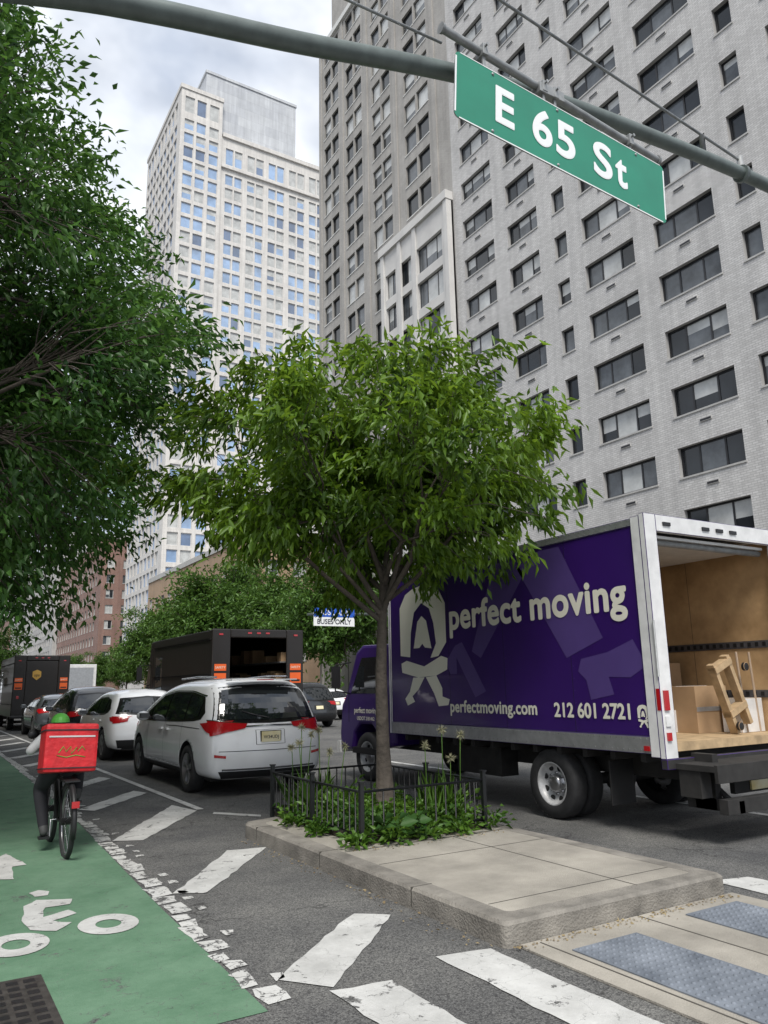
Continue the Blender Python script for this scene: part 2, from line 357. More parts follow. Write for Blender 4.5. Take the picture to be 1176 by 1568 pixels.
st=[[(3.07,5.07),(2.86,5.25),(1.90,4.39),(2.12,4.10)],[(3.26,7.80),(2.88,7.89),(1.95,6.56),(2.18,6.42)],[(3.43,10.62),(3.29,11.30),(2.02,9.12),(2.32,8.96)],[(3.34,12.85),(3.22,13.25),(2.12,11.72),(2.30,11.48)]]
for k in range(1,9): st.append([(3.32,12.85+2.5*k),(3.20,13.25+2.5*k),(2.2,11.72+2.5*k),(2.38,11.48+2.5*k)])
for s in st: rough(s,'white_paint')
g.poly([(3.44,10.65,Z+.003),(3.54,10.65,Z+.003),(3.42,40,Z+.003),(3.32,40,Z+.003)],'white_paint')
rough([(3.5,10.2),(3.92,9.6),(3.98,9.72),(3.58,10.32)],'white_paint')
for x in (.5,1.28,2.08,2.84,5.66,6.44,7.22,8.0,8.8,9.6,10.4):
    ye=3.9 if x<2 else (4.07 if x<2.5 else (4.18 if x<5 else 4.35)); rough([(x,1.0),(x+.36,1.0),(x+.36,ye-.06),(x,ye)],'white_paint')
for x in (8.75,12.2,15.6,19.0): 
    for i in range(14): g.poly([(x,5.2+i*7,Z),(x+.12,5.2+i*7,Z),(x+.12,8.2+i*7,Z),(x,8.2+i*7,Z)],'white_paint')
def ring(cx,cyy,ro,ri,n=28,syy=1.0):
    for j in range(n):
        a=2*math.pi*j/n;b=2*math.pi*(j+1)/n
        g.poly([(cx+ri*math.cos(a),cyy+syy*ri*math.sin(a),.009),(cx+ro*math.cos(a),cyy+syy*ro*math.sin(a),.009),(cx+ro*math.cos(b),cyy+syy*ro*math.sin(b),.009),(cx+ri*math.cos(b),cyy+syy*ri*math.sin(b),.009)],'white_paint')
ring(1.34,6.02,.20,.085,syy=1.25); ring(.74,5.90,.20,.085,syy=1.25)
for P in ([(.86,6.18),(1.0,6.05),(1.13,6.2),(1.02,6.32),(1.2,6.42),(1.17,6.56),(.98,6.46),(1.02,6.72),(1.2,6.72),(1.24,6.86),(1.0,7.0),(.9,6.85),(.84,6.45)],
          [(1.0,7.1),(1.1,7.1),(1.13,7.22),(1.06,7.32),(.98,7.26)],
          [(.78,7.95),(.93,7.85),(.97,8.4),(1.1,8.42),(.98,9.1),(.7,8.5),(.82,8.45)]):
    rough(P,'white_paint',z=.009,amp=.008,step=.07)
g.build('road_markings')
g=MB(); g.box(.12,.80,4.1,5.22,.004,.012,'iron')
for i in range(7):
    for j in range(11): g.box(.17+i*.088,.23+i*.088,4.15+j*.097,4.205+j*.097,.0125,.0135,'black')
g.build('storm_drain_grate')
g=MB(); g.box(3.36,5.46,1.6,4.04,.002,.014,'island_conc')
g.box(4.42,4.432,1.6,4.04,.014,.016,'joint'); g.box(3.5,3.512,1.6,4.0,.014,.016,'joint')
g.build('crossing_path')
g=MB()
for (x0,x1,y0,y1) in ((3.56,4.12,1.9,3.78),(4.70,5.26,1.9,3.86)):
    g.box(x0,x1,y0,y1,.015,.022,'tactile')
    nx=int((x1-x0)/.055); ny=int((y1-y0)/.055)
    for i in range(nx):
        for j in range(ny):
            g.lathe((x0+.03+i*.055,y0+.03+j*.055,.022),(0,0,1),[(.014,0),(.011,.006),(.001,.008)],6,'tactile')
g.build('tactile_paving')

# ------------------------------------------------------------------ median island
isl=empty('median_island')
def rr(x0,x1,y0,y1,r,n=5):
    P=[]
    for cx,cyy,a0 in ((x1-r,y0+r,-90),(x1-r,y1-r,0),(x0+r,y1-r,90),(x0+r,y0+r,180)):
        for i in range(n+1):
            a=math.radians(a0+90*i/n); P.append((cx+r*math.cos(a),cyy+r*math.sin(a)))
    return P
g=MB(); ix0,ix1,iy0,iy1=3.27,5.42,4.05,9.0
O=rr(ix0,ix1,iy0,iy1,.05); 
O=[(x,y+(0 if y<6 or x>3.6 else -(.55*(3.6-x)/.33))) for x,y in O]
n=len(O)
def inset(P,d):
    cx=(ix0+ix1)/2; cyy=(iy0+iy1)/2
    return [(x+(d if x<cx else -d),y+(d if y<cyy else -d)) for x,y in P]
O1=O; O2=inset(O,.02); O3=inset(O,.17)
for a,b,z0,z1 in ((O1,O1,0,.13),(O1,O2,.13,.15),(O2,O3,.15,.15)):
    for j in range(n):
        j2=(j+1)%n; g.poly([(a[j][0],a[j][1],z0),(a[j2][0],a[j2][1],z0),(b[j2][0],b[j2][1],z1),(b[j][0],b[j][1],z1)],'kerb')
g.build('kerb',isl)
g=MB(); g.poly([(x,y,.149) for x,y in O3],'island_conc'); 
g.box(3.45,5.25,5.86,5.872,.150,.1505,'joint'); g.box(4.62,4.632,4.2,6.45,.150,.1505,'joint'); g.box(3.45,5.25,6.45,6.47,.150,.1515,'joint'); g.box(3.45,5.25,4.43,4.44,.15,.1505,'joint')
for yy in (5.1,6.6,8.1): g.box(3.268,3.45,yy,yy+.01,.02,.1515,'joint')
g.box(3.72,5.14,6.62,8.72,.150,.20,'soil'); g.build('slab',isl)
fe=empty('tree_bed_fence'); g=MB()
fx0,fx1,fy0,fy1=3.70,5.14,6.60,8.70
def fence_run(a,b):
    a=Vector(a);b=Vector(b);d=b-a;L=d.length;d.normalize()
    for z in (.24,.62): g.tube([a+Vector((0,0,z)),b+Vector((0,0,z))],.013,6,'fence')
    nb=int(L/.115)
    for i in range(1,nb):
        p=a+d*(L*i/nb); g.tube([p+Vector((0,0,.2)),p+Vector((0,0,.62))],.009,5,'fence')
fence_run((fx0,fy0,0),(fx1,fy0,0)); fence_run((fx0,fy0,0),(fx0,fy1,0)); fence_run((fx1,fy0,0),(fx1,fy1,0)); fence_run((fx0,fy1,0),(fx1,fy1,0))
for x in (fx0,fx1):
    for yv in (fy0,(fy0+fy1)/2,fy1):
        g.box(x-.02,x+.02,yv-.02,yv+.02,.14,.70,'fence'); g.box(x-.028,x+.028,yv-.028,yv+.028,.70,.715,'fence')
g.build('railings',fe)

# ------------------------------------------------------------------ leaves
def leaf_mesh(name,pos,dirs,length,width,matk,rng,parent=None,fold=.25,curl=.25):
    n=len(pos); d=dirs/np.linalg.norm(dirs,axis=1)[:,None]
    rnd=rng.normal(size=(n,3)); rnd[:,2]=np.abs(rnd[:,2])+.6
    side=np.cross(d,rnd); side/=np.linalg.norm(side,axis=1)[:,None]+1e-9
    up=np.cross(side,d)
    L=(length*rng.uniform(.6,1.25,n))[:,None]; W=(width*rng.uniform(.7,1.25,n))[:,None]
    base=pos; mid=pos+d*L*.45; tip=pos+d*L-up*L*curl
    l=mid+side*W*.5+up*W*fold; r=mid-side*W*.5+up*W*fold
    V=np.stack([base,l,tip,r],1).reshape(-1,3)
    me=bpy.data.meshes.new(name); me.vertices.add(4*n); me.vertices.foreach_set('co',V.astype(np.float32).ravel())
    idx=np.arange(n)*4; tri=np.stack([idx,idx+2,idx+1,idx,idx+3,idx+2],1).ravel()
    me.loops.add(6*n); me.loops.foreach_set('vertex_index',tri.astype(np.int32))
    me.polygons.add(2*n); me.polygons.foreach_set('loop_start',(np.arange(2*n)*3).astype(np.int32))
    me.update(calc_edges=True); me.validate(); me.materials.append(M[matk])
    o=bpy.data.objects.new(name,me); COL.objects.link(o)
    if parent: o.parent=parent
    return o
def kmeans(P,k,rng,it=6):
    C=P[rng.choice(len(P),k,replace=False)]
    for _ in range(it):
        a=np.argmin(((P[:,None]-C[None])**2).sum(2),1)
        for j in range(k):
            if (a==j).any(): C[j]=P[a==j].mean(0)
    return C,a
def make_tree(name,trunk_pts,crown_c,crown_r,ntips,lpt,llen,lwid,leafk,seed,tr=.085,droop=.6,spread=.22,lumps=.22,hollow=.45,k1=8,gap=.42,clip=None,rmin=.004,gfreq=1.15,limb=.42,lowk=.78):
    rng=np.random.default_rng(seed); cc=np.array(crown_c,float); cr=np.array(crown_r,float)
    tips=[]; ph=rng.uniform(0,6.28,12)
    while len(tips)<ntips:
        v=rng.normal(size=3); v/=np.linalg.norm(v)
        az=math.atan2(v[1],v[0])
        lump=1+lumps*(.5*math.sin(3*az+ph[0]+2*v[2])+.35*math.sin(5*az+ph[1]-3*v[2])+.35*math.sin(7*v[2]+ph[2]+az)+.3*math.sin(9*az+ph[3]+5*v[2]))
        rr_=rng.uniform(hollow**2.2,1)**(1/2.2)
        p=cc+v*cr*lump*rr_
        if v[2]<-.2: p[2]=cc[2]+(p[2]-cc[2])*(lowk+.25*math.sin(4*az+ph[4]))
        if noise.noise(Vector(p*gfreq/ (max(cr)/2.6))+Vector((seed,0,0)))*.5+.5<gap: continue
        if clip and not clip(p): continue
        tips.append(p)
    T=np.array(tips)
    root=empty(name,(0,0,0)); g=MB()
    tp=[Vector(p) for p in trunk_pts]; nT=len(tp)
    g.tube(tp,[tr*(1.35 if i==0 else 1-.5*i/(nT-1)) for i in range(nT)],12,'bark')
    C1,a1=kmeans(T,k1,rng)
    end=np.array(tp[-1]); prev=np.array(tp[-2])
    dirs=np.zeros_like(T)
    for i in range(k1):
        S=np.where(a1==i)[0]
        if len(S)<3: continue
        f0=prev+(end-prev)*rng.uniform(.0,1.0); c1=f0+(C1[i]-f0)*.62
        bend=(f0+c1)/2+np.array([0,0,-.05*np.linalg.norm(c1-f0)])+rng.normal(size=3)*.05*np.linalg.norm(c1-f0)
        r0=tr*limb; g.tube([f0,bend,c1],[r0,r0*.75,r0*.5],7,'bark',cap=False)
        k2=max(2,min(7,len(S)//9)); C2,a2=kmeans(T[S],k2,rng)
        for j in range(k2):
            S2=S[a2==j]
            if len(S2)==0: continue
            s0=c1 if rng.random()<.5 else (bend+(c1-bend)*rng.uniform(.3,.9))
            c2=s0+(C2[j]-s0)*.75; mid=(s0+c2)/2+rng.normal(size=3)*.06*np.linalg.norm(c2-s0)
            g.tube([s0,mid,c2],[r0*.42,r0*.3,r0*.2],5,'bark',cap=False)
            for q in S2:
                m0=s0+(c2-s0)*rng.uniform(.45,1); tpnt=T[q]; mm=(m0+tpnt)/2+np.array([0,0,.08*np.linalg.norm(tpnt-m0)])+rng.normal(size=3)*.03
                g.tube([m0,mm,tpnt],[max(rmin,r0*.13),max(rmin,r0*.09),rmin*.8],4,'bark',cap=False)
                dirs[q]=tpnt-mm
    g.build('trunk_and_branches',root)
    dn=dirs/(np.linalg.norm(dirs,axis=1)[:,None]+1e-6)
    tt=np.repeat(np.arange(len(T)),lpt); n=len(tt)
    along=rng.uniform(-1.6,.5,n)[:,None]*spread
    pos=T[tt]+dn[tt]*along+rng.normal(size=(n,3))*spread*np.array([.75,.75,.4])
    ld=dn[tt]*.7+rng.normal(size=(n,3))*.55+np.array([0,0,-droop])
    leaf_mesh('foliage',pos,ld,llen,lwid,leafk,rng,root)
    return root

def cclip(p):
    x,y,z=p; r=math.hypot(x-4.85,y-7.75)
    # crown outline measured for this tree: flat-domed top, wide skirt
    top=(6.02-.10*r*r+.16*math.sin(x*2.6+1.0)) - max(0,7.75-y)*.30
    low=2.78+.20*math.sin(x*3.1+y)+(.30 if r<.45 else 0)
    return low<z<top and x<7.0+.25*math.sin(z*3)+(y-7.75)*.55
make_tree('street_tree',[(4.66,7.75,.12),(4.64,7.76,.9),(4.62,7.74,1.7),(4.66,7.76,2.3),(4.70,7.75,2.95)],(4.78,7.80,4.25),(2.72,2.2,1.95),700,41,.150,.047,'leaf_c',3,tr=.088,droop=.85,spread=.145,lumps=.26,hollow=.2,k1=14,gap=.485,clip=cclip,gfreq=2.1,limb=.40,lowk=.88)
def oclip(p):
    x,y,z=p; s=y/10.0
    lim=float(np.interp(1.6+(z-1.6)/s,[2.2,2.7,3.3,4.2,5.3,6.0,6.7,7.2,8.3,9.8,11,13],[1.7,2.5,2.95,2.85,2.85,3.0,3.4,2.65,2.05,1.1,.6,.2]))*s
    lim+=.35*math.sin(z*4+y*1.3)
    return x<lim-.3 and x>-3.6
make_tree('oak_tree',[(-1.9,10.5,.1),(-1.85,10.5,2.0),(-1.8,10.6,4.0),(-1.6,10.6,7.0)],(-.6,10.6,6.5),(4.9,4.4,5.1),2200,45,.125,.05,'leaf_l',5,tr=.2,droop=.3,spread=.22,lumps=.15,hollow=.3,k1=14,gap=.42,clip=oclip,gfreq=1.7)
make_tree('oak_tree',[(-1.6,19,.1),(-1.6,19,3.0),(-1.5,19,6.0)],(-.8,19,6.4),(4.3,4.6,4.4),800,36,.22,.10,'leaf_l',8,tr=.2,droop=.2,spread=.4,lumps=.28,hollow=.4,k1=12,gap=.40,rmin=.008)
tmp=make_tree('street_tree',[(0,0,0),(0,0,3),(0,.1,6)],(0,0,8.5),(5.2,5.2,5.2),420,34,.50,.22,'leaf_far',21,tr=.22,droop=.2,spread=.7,lumps=.38,hollow=.35,k1=10,gap=.46,rmin=.02,gfreq=1.6)
tmp.location=(27.2,52,0); tmp.scale=(.8,.8,.8)
def dup(root,name,loc,sc,rot):
    e=empty(name,loc); e.scale=sc; e.rotation_euler=(0,0,rot)
    for c in root.children:
        o=bpy.data.objects.new(c.name,c.data); COL.objects.link(o); o.parent=e
    return e
for i,(x,yv,s,r) in enumerate([(27,63,.85,1),(26.5,75,1.05,2.2),(27,87,.9,3),(26.5,100,.85,4),(27,118,.55,5),(27,136,.55,.5),(26.5,160,.6,3.1),(-1.5,31,.85,1),(-1.5,42,.85,2),(-1.5,56,.9,3),(4.2,58,.42,1.5),(4.2,72,.42,2.5)]):
    dup(tmp,'street_tree',(x,yv,0),(s,s,s),r)

rng=np.random.default_rng(4)
def bedplants():
    root=empty('garden_plants'); pos=[];d=[]
    for _ in range(230):
        cx=rng.uniform(3.78,5.08); cyy=rng.uniform(6.68,8.62); 
        h=.05+.16*max(0,noise.noise(Vector((cx*2.5,cyy*2.5,3)))+.3)
        for __ in range(24):
            v=rng.normal(size=3)*np.array([.075,.075,.0]); z=.2+abs(rng.normal())*h*.6
            pos.append((cx+v[0],cyy+v[1],z)); d.append((v[0]*6,v[1]*6,rng.uniform(-.3,.8)))
    for cx,cyy,r in ((4.0,6.50,.07),(4.4,6.50,.06),(4.75,6.52,.07),(3.64,6.56,.06),(5.22,6.62,.08),(3.60,7.3,.05),(3.60,7.9,.06),(5.25,7.2,.06)):
        for __ in range(90):
            v=rng.normal(size=3)*r; pos.append((cx+v[0],cyy+v[1]*.7,.165+abs(v[2])*1.0)); d.append((v[0]*6,v[1]*6,rng.uniform(-.2,.6)))
    leaf_mesh('low_foliage',np.array(pos),np.array(d)+1e-3,.08,.045,'leaf_bed',rng,root)
    pos=[];d=[]
    for cx,cyy in ((4.05,6.50),(3.93,6.56),(4.28,6.53)):
        for i in range(9):
            a=i*2.4; pos.append((cx,cyy,.2+.02*i)); d.append((math.cos(a),math.sin(a),.35))
    leaf_mesh('broad_leaves',np.array(pos),np.array(d),.16,.10,'leaf_broad',rng,root)
    pos=[];d=[]
    for cx,cyy in ((3.95,8.3),(4.2,8.45),(4.9,7.0),(5.0,7.3)):
        for i in range(30):
            pos.append((cx+rng.normal()*.08,cyy+rng.normal()*.08,.2)); d.append((rng.normal()*.35,rng.normal()*.35,1))
    leaf_mesh('strap_leaves',np.array(pos),np.array(d),.42,.02,'leaf_bed',rng,root)
    g=MB(); hp=[];hd=[]
    for cx,cyy,h in ((3.86,8.2,.98),(3.98,8.4,1.05),(4.1,8.15,.86),(4.02,8.6,1.12),(4.22,8.5,1.08),(4.36,8.3,.9),(4.85,6.9,1.12),(5.02,6.85,1.06),(4.78,7.1,.95),(5.12,7.15,.8),(3.9,8.55,.9)):
        lx=rng.normal()*.04
        g.tube([(cx,cyy,.18),(cx+lx*.5,cyy,.18+h*.5),(cx+lx,cyy,h)],.005,5,'leaf_bed')
        for _ in range(80):
            v=rng.normal(size=3); v/=np.linalg.norm(v); hp.append(np.array((cx+lx,cyy,h))); hd.append(v)
    g.build('allium_stems',root)
    leaf_mesh('allium_heads',np.array(hp),np.array(hd),.065,.009,'seed',rng,root,fold=0,curl=0)
bedplants()
pos=[];d=[]
for _ in range(420):
    k=rng.random()
    if k<.5: p=(rng.uniform(3.3,5.4),4.02-abs(rng.normal())*.05,.02)
    elif k<.75: p=(rng.uniform(3.5,5.2),rng.uniform(6.3,6.58),.155)
    else: p=(3.25-abs(rng.normal())*.08,rng.uniform(4.1,8.5),.012)
    pos.append(p); d.append((rng.normal(),rng.normal(),.05))
leaf_mesh('leaf_litter',np.array(pos),np.array(d),.028,.012,'litter',rng,None,fold=.1,curl=0)

# ------------------------------------------------------------------ buildings
def facade(mb,O,Ud,Nn,W,z0,z1,cols,rows,wall,depth=.22,frame='frameD',glasses=('gl_d',),sill='sill',panes=3,fw=.06,vent=False,rnd=random,mid=None):
    O=Vector(O);Ud=Vector(Ud);Nn=Vector(Nn)
    P=lambda u,z,d=0: tuple(O+Ud*u+Nn*d+Vector((0,0,z)))
    def q(u0,u1,a,b,k,d=0): 
        if u1-u0<1e-4 or b-a<1e-4: return
        mb.poly([P(u0,a,d),P(u1,a,d),P(u1,b,d),P(u0,b,d)],k,[(u0,a),(u1,a),(u1,b),(u0,b)])
    def bx(u0,u1,a,b,d0,d1,k):
        c=[P(u0,a,d1),P(u1,a,d1),P(u1,b,d1),P(u0,b,d1)];e=[P(u0,a,d0),P(u1,a,d0),P(u1,b,d0),P(u0,b,d0)]
        mb.poly(c,k,[(u0,a),(u1,a),(u1,b),(u0,b)])
        for i in range(4):
            j=(i+1)%4; mb.poly([c[i],c[j],e[j],e[i]],k)
    zc=z0
    for (a,b) in rows:
        q(0,W,zc,a,wall); uc=0
        for c in cols:
            u0,u1=c[0],c[1]; np_=c[2] if len(c)>2 else panes
            q(uc,u0,a,b,wall); uc=u1
            mb.poly([P(u0,a),P(u0,b),P(u0,b,-depth),P(u0,a,-depth)],wall); mb.poly([P(u1,a),P(u1,b),P(u1,b,-depth),P(u1,a,-depth)],wall)
            mb.poly([P(u0,b),P(u1,b),P(u1,b,-depth),P(u0,b,-depth)],wall); mb.poly([P(u0,a),P(u1,a),P(u1,a,-depth),P(u0,a,-depth)],sill or wall)
            dg=-depth+.01; df=-depth+.05
            bx(u0,u1,a,a+fw,dg,df,frame); bx(u0,u1,b-fw,b,dg,df,frame)
            bx(u0,u0+fw,a+fw,b-fw,dg,df,frame); bx(u1-fw,u1,a+fw,b-fw,dg,df,frame)
            if np_==3: cuts=[0,.29,.71,1]
            elif np_==2: cuts=[0,.5,1]
            else: cuts=[0,1]
            for ci in range(len(cuts)-1):
                ua=u0+fw+(u1-u0-2*fw)*cuts[ci]; ub=u0+fw+(u1-u0-2*fw)*cuts[ci+1]
                if ci: bx(ua-fw*.45,ua+fw*.45,a+fw,b-fw,dg,df-.004,frame)
                k=rnd.choice(mid if (mid and np_==3 and ci==1) else glasses); tilt=rnd.uniform(-.012,.012)
                if rnd.random()<.25:
                    zs=a+(b-a)*rnd.uniform(.35,.75); q(ua,ub,zs,b-fw*.5,'gl_l' if 'gl_l' in glasses or mid else k,dg); q(ua,ub,a+fw*.5,zs,k,dg)
                else:
                    mb.poly([P(ua,a+fw*.5,dg+tilt),P(ub,a+fw*.5,dg-tilt),P(ub,b-fw*.5,dg-tilt),P(ua,b-fw*.5,dg+tilt)],k)
            if sill: bx(u0-.05,u1+.05,a-.09,a-.002,0,.05,sill)
            if vent and u1-u0>1.5:
                bx((u0+u1)/2-.32,(u0+u1)/2+.32,a-.66,a-.5,0,.05,sill); bx((u0+u1)/2-.30,(u0+u1)/2+.30,a-.64,a-.53,.05,.053,'frameD')
        q(uc,W,a,b,wall); zc=b
    q(0,W,zc,z1,wall)
rb=random.Random(5)
cols=[(40.2-b,40.2-a,n) for (a,b,n) in [(35.9,39.2,3),(31.7,34.5,3),(29.35,30.35,1),(24.6,28.1,3),(19.75,23.25,3),(17.6,18.55,1),(13.3,16.1,3),(8.6,11.9,3)]]
rows=[(11.05-3.08*2+3.08*k,12.55-3.08*2+3.08*k) for k in range(0,26)]
g=MB()
facade(g,(31,40.2,0),(0,-1,0),(-1,0,0),34.2,0,86,cols,rows,'brickA',glasses=('gl_d','gl_d','gl_d','gl_m','gl_m'),mid=('gl_d','gl_m','gl_m','gl_l','gl_l'),vent=True,rnd=rb,sill='sill',fw=.10,depth=.28)  # mid: lighter centre panes, sky reflection put into their colour
g.box(31.3,55,6,40.2,0,86,'brickA'); g.box(30.9,55.1,5.9,40.2,86,86.8,'sill')
g.poly([(31,6,0),(31.31,6,0),(31.31,6,86),(31,6,86)],'brickA')
g.build('white_brick_apartment_house')
g=MB()
def pair(a,b): 
    m=(a+b)/2; return [(a,m-.1,1),(m+.1,b,1)]
c2=[]
for a,b in [(58.2,61.3),(53.6,56.7),(48.6,51.7),(42.9,46.4)]:
    c2+=pair(62.3-b,62.3-a)
c2=sorted(c2); rows2=[(6+2.95*k,7.9+2.95*k) for k in range(26)]
gB=('gl_d','gl_d','gl_m','gl_l','gl_d','gl_m')
facade(g,(31,62.3,0),(0,-1,0),(-1,0,0),22.1,0,67.3,c2,[r for r in rows2 if r[1]<67],'brickB',glasses=gB,rnd=rb,sill='sillW',frame='frameD',depth=.22)
facade(g,(31.2,59.9,0),(0,-1,0),(-1,0,0),19.7,67.3,83.5,[(a-2.4,b-2.4,n_) for a,b,n_ in c2 if a>4.5],[r for r in rows2 if r[0]>68],'brickB',glasses=gB,rnd=rb,sill='sillW',frame='frameD',depth=.22)
g.box(31.6,55,40.22,59.9,67.31,83.5,'brickB'); g.box(31.35,55,40.22,62.3,0,67.3,'brickB'); g.poly([(31,62.3,0),(31.36,62.3,0),(31.36,62.3,67.3),(31,62.3,67.3)],'brickB'); g.poly([(31.2,59.9,67.3),(31.61,59.9,67.3),(31.61,59.9,83.5),(31.2,59.9,83.5)],'brickB')
for yv in (62.28,57.6,52.9,48.0,42.3): g.box(30.88,30.999,yv-.5,yv,37.4 if yv<51 else .2,67.2,'brickB')
cl=[(.55,2.1,2),(2.75,4.4,2),(5.2,8.6,3)]
rl=[(5.9+2.95*k,8.1+2.95*k) for k in range(10)]
facade(g,(30.55,49.8,0),(0,-1,0),(-1,0,0),9.5,0,36.6,cl,rl,'stoneB',glasses=('gl_d','gl_m','gl_l'),rnd=rb,sill=None,frame='frameD',depth=.3)
g.box(30.86,31,40.3,49.8,0,36.58,'stoneB'); g.poly([(30.55,49.8,0),(31,49.8,0),(31,49.8,36.6),(30.55,49.8,36.6)],'stoneB'); g.poly([(30.55,40.3,0),(31,40.3,0),(31,40.3,36.6),(30.55,40.3,36.6)],'stoneB')
for yv in (49.8,47.2,45.0,40.75): g.box(30.4,30.549,yv-.45,yv,0,36.6,'stoneB')
g.box(30.3,31,40.25,50.0,36.61,37.3,'stoneB'); g.box(30.75,31.5,50.1,62.45,67.31,67.9,'sillW'); g.box(30.7,55,40.3,60.1,83.5,84.2,'sillW')
g.build('taupe_brick_tower')
g=MB()
cf1=[(.8,2.7,1),(3.2,5.1,1),(5.8,7.7,1)]
rT=[(4.3+3.06*k,6.6+3.06*k) for k in range(34)]; rT1=[(4.3+3.06*k,6.6+3.06*k) for k in range(35)]+[(112.2,115.8)]
bl=('gl_b','gl_b','gl_b2','gl_l','gl_b','gl_l')
facade(g,(34.4,130,0),(1,0,0),(0,-1,0),8.4,0,117.3,cf1,rT1,'towerwall',glasses=bl,rnd=rb,sill=None,frame='frameW',depth=.25,fw=.1)
cf2=[]
for i in range(7):
    u=1.0+i*4.6; cf2+= [(u,u+1.6,1),(u+1.9,u+3.5,1)]
rT2=[r for r in rT if r[1]<103]+[(103.7,107.4)]
facade(g,(42.8,130.3,0),(1,0,0),(0,-1,0),33,0,109.6,cf2,rT2,'towerwall',glasses=bl,rnd=rb,sill=None,frame='frameW',depth=.25,fw=.1)
cs=[(.8+i*2.6,2.8+i*2.6,1) for i in range(9)]
facade(g,(34.4,156,0),(0,-1,0),(-1,0,0),26,0,117.3,cs,rT1,'towerwall',glasses=bl,rnd=rb,sill=None,frame='frameW',depth=.25,fw=.1)
g.box(34.8,42.79,130.35,156,0,117.2,'towerwall'); g.box(42.8,75.8,130.6,156,0,109.5,'towerwall')
g.box(34.2,43.0,129.8,156.2,117.31,118.2,'towerwall'); g.box(43.01,76,129.9,156,109.61,110.5,'towerwall'); g.box(42.85,75.9,129.85,130.29,102.6,103.2,'towerwall')
g.box(39.6,59.4,131.2,152,110.51,124,'penthouse'); g.box(39.4,59.6,131.0,152.2,124.01,124.6,'penthouse'); g.box(52,53.2,140,141,124.6,126.5,'penthouse')
g.box(36,38,140,142,118.21,121.5,'penthouse')
g.build('limestone_tower')
def simple_b(name,x0,x1,y0,y1,h,wall,sp,ww,fl=3.1,face='-x',frame='frameW',gl=('gl_d','gl_m','gl_l')):
    g=MB(); n=int((y1-y0-1)/sp); cc=[(1+i*sp,1+i*sp+ww,2) for i in range(n)]
    rr2=[(1.2+fl*k,1.2+fl*k+1.7) for k in range(1,int((h-1.5)/fl))]
    if face=='-x':
        facade(g,(x0,y1,0),(0,-1,0),(-1,0,0),y1-y0,0,h,cc,rr2,wall,glasses=gl,rnd=rb,sill='sill',frame=frame)
        n2=int((min(x1-x0,30)-1)/sp); facade(g,(x0,y0,0),(1,0,0),(0,-1,0),x1-x0,0,h,[(1+i*sp,1+i*sp+ww,2) for i in range(n2)],rr2,wall,glasses=gl,rnd=rb,sill='sill',frame=frame)
        g.box(x0+.3,x1,y0+.3,y1,0,h-.02,wall); g.box(x0-.15,x1,y0-.15,y1+.01,h,h+.7,'sill')
    else:
        facade(g,(x1,y0,0),(0,1,0),(1,0,0),y1-y0,0,h,cc,rr2,wall,glasses=gl,rnd=rb,sill='sill',frame=frame)
        g.box(x0,x1-.3,y0,y1,0,h-.02,wall); g.box(x0,x1+.15,y0-.1,y1+.1,h,h+.7,'sill')
    g.build(name)
simple_b('tan_brick_building',31,60,78,124,18,'tanbrick',3.4,1.6)
simple_b('red_brick_building',31,60,162,214,32,'redbrick',3.2,1.5)
simple_b('grey_apartment_building',31,60,222,330,44,'greywall',4,2.2)
simple_b('red_brick_building',31,60,340,460,30,'redbrick',4,2)
simple_b('grey_apartment_building',31,70,470,640,60,'greywall',5,2.6)
simple_b('red_brick_building',-40,-7,8,58,17,'redbrick',3.4,1.6,face='+x')
simple_b('tan_brick_building',-40,-7,60,130,20,'tanbrick',3.4,1.6,face='+x')

# ------------------------------------------------------------------ mast arm with street sign
a=empty('signal_mast_arm'); g=MB(); Y=3.48
arm=[(-1.6,4.25),(-.9,4.60),(.21,5.04),(.8,5.22),(1.65,5.43),(2.71,5.72),(3.68,5.92),(4.77,6.05),(6.36,6.17),(8.6,6.23)]
pts=[]
for i in range(len(arm)-1):
    p0=arm[max(i-1,0)];p1=arm[i];p2=arm[i+1];p3=arm[min(i+2,len(arm)-1)]
    for k in range(6):
        t=k/6; t2=t*t;t3=t2*t
        pts.append(tuple(.5*((2*p1[j])+(-p0[j]+p2[j])*t+(2*p0[j]-5*p1[j]+4*p2[j]-p3[j])*t2+(-p0[j]+3*p1[j]-3*p2[j]+p3[j])*t3) for j in (0,1)))
pts.append(arm[-1])
g.tube([(x,Y+.12,z) for x,z in pts],[.068-.012*i/len(pts) for i in range(len(pts))],20,'armpaint')
g.tube([(-1.6,Y+.12,0),(-1.6,Y+.12,7.4)],[.13,.09],16,'armpaint'); g.tube([(-1.6,Y+.12,0),(-1.6,Y+.12,.5)],[.22,.18],16,'armpaint')
g.tube([(-1.6,Y+.12,7.15),(6.15,Y+.12,6.30)],.012,8,'galv')
g.tube([(-1.6,Y+.12,6.9),(1.0,Y+.1,5.86),(2.72,Y+.1,5.93)],.010,8,'galv')
g.tube([(6.15,Y+.12,6.1),(6.15,Y+.12,6.34)],.03,8,'galv')
g.tube([(5.6,Y+.12,6.35),(5.6,Y+.12,6.12)],.02,8,'galv')
g.tube([(6.13,Y+.12,6.155),(6.17,Y+.12,6.158)],.08,16,'armpaint')
g.build('arm',a)
g=MB()
bar=lambda x: 5.94-(x-2.68)*.105+.0
g.tube([(2.66,Y+.01,bar(2.66)),(4.80,Y+.01,bar(4.80))],.028,12,'galv')
for x in (2.66,4.80): g.tube([(x-.012,Y+.01,bar(x)),(x+.012,Y+.01,bar(x))],.036,12,'galv')
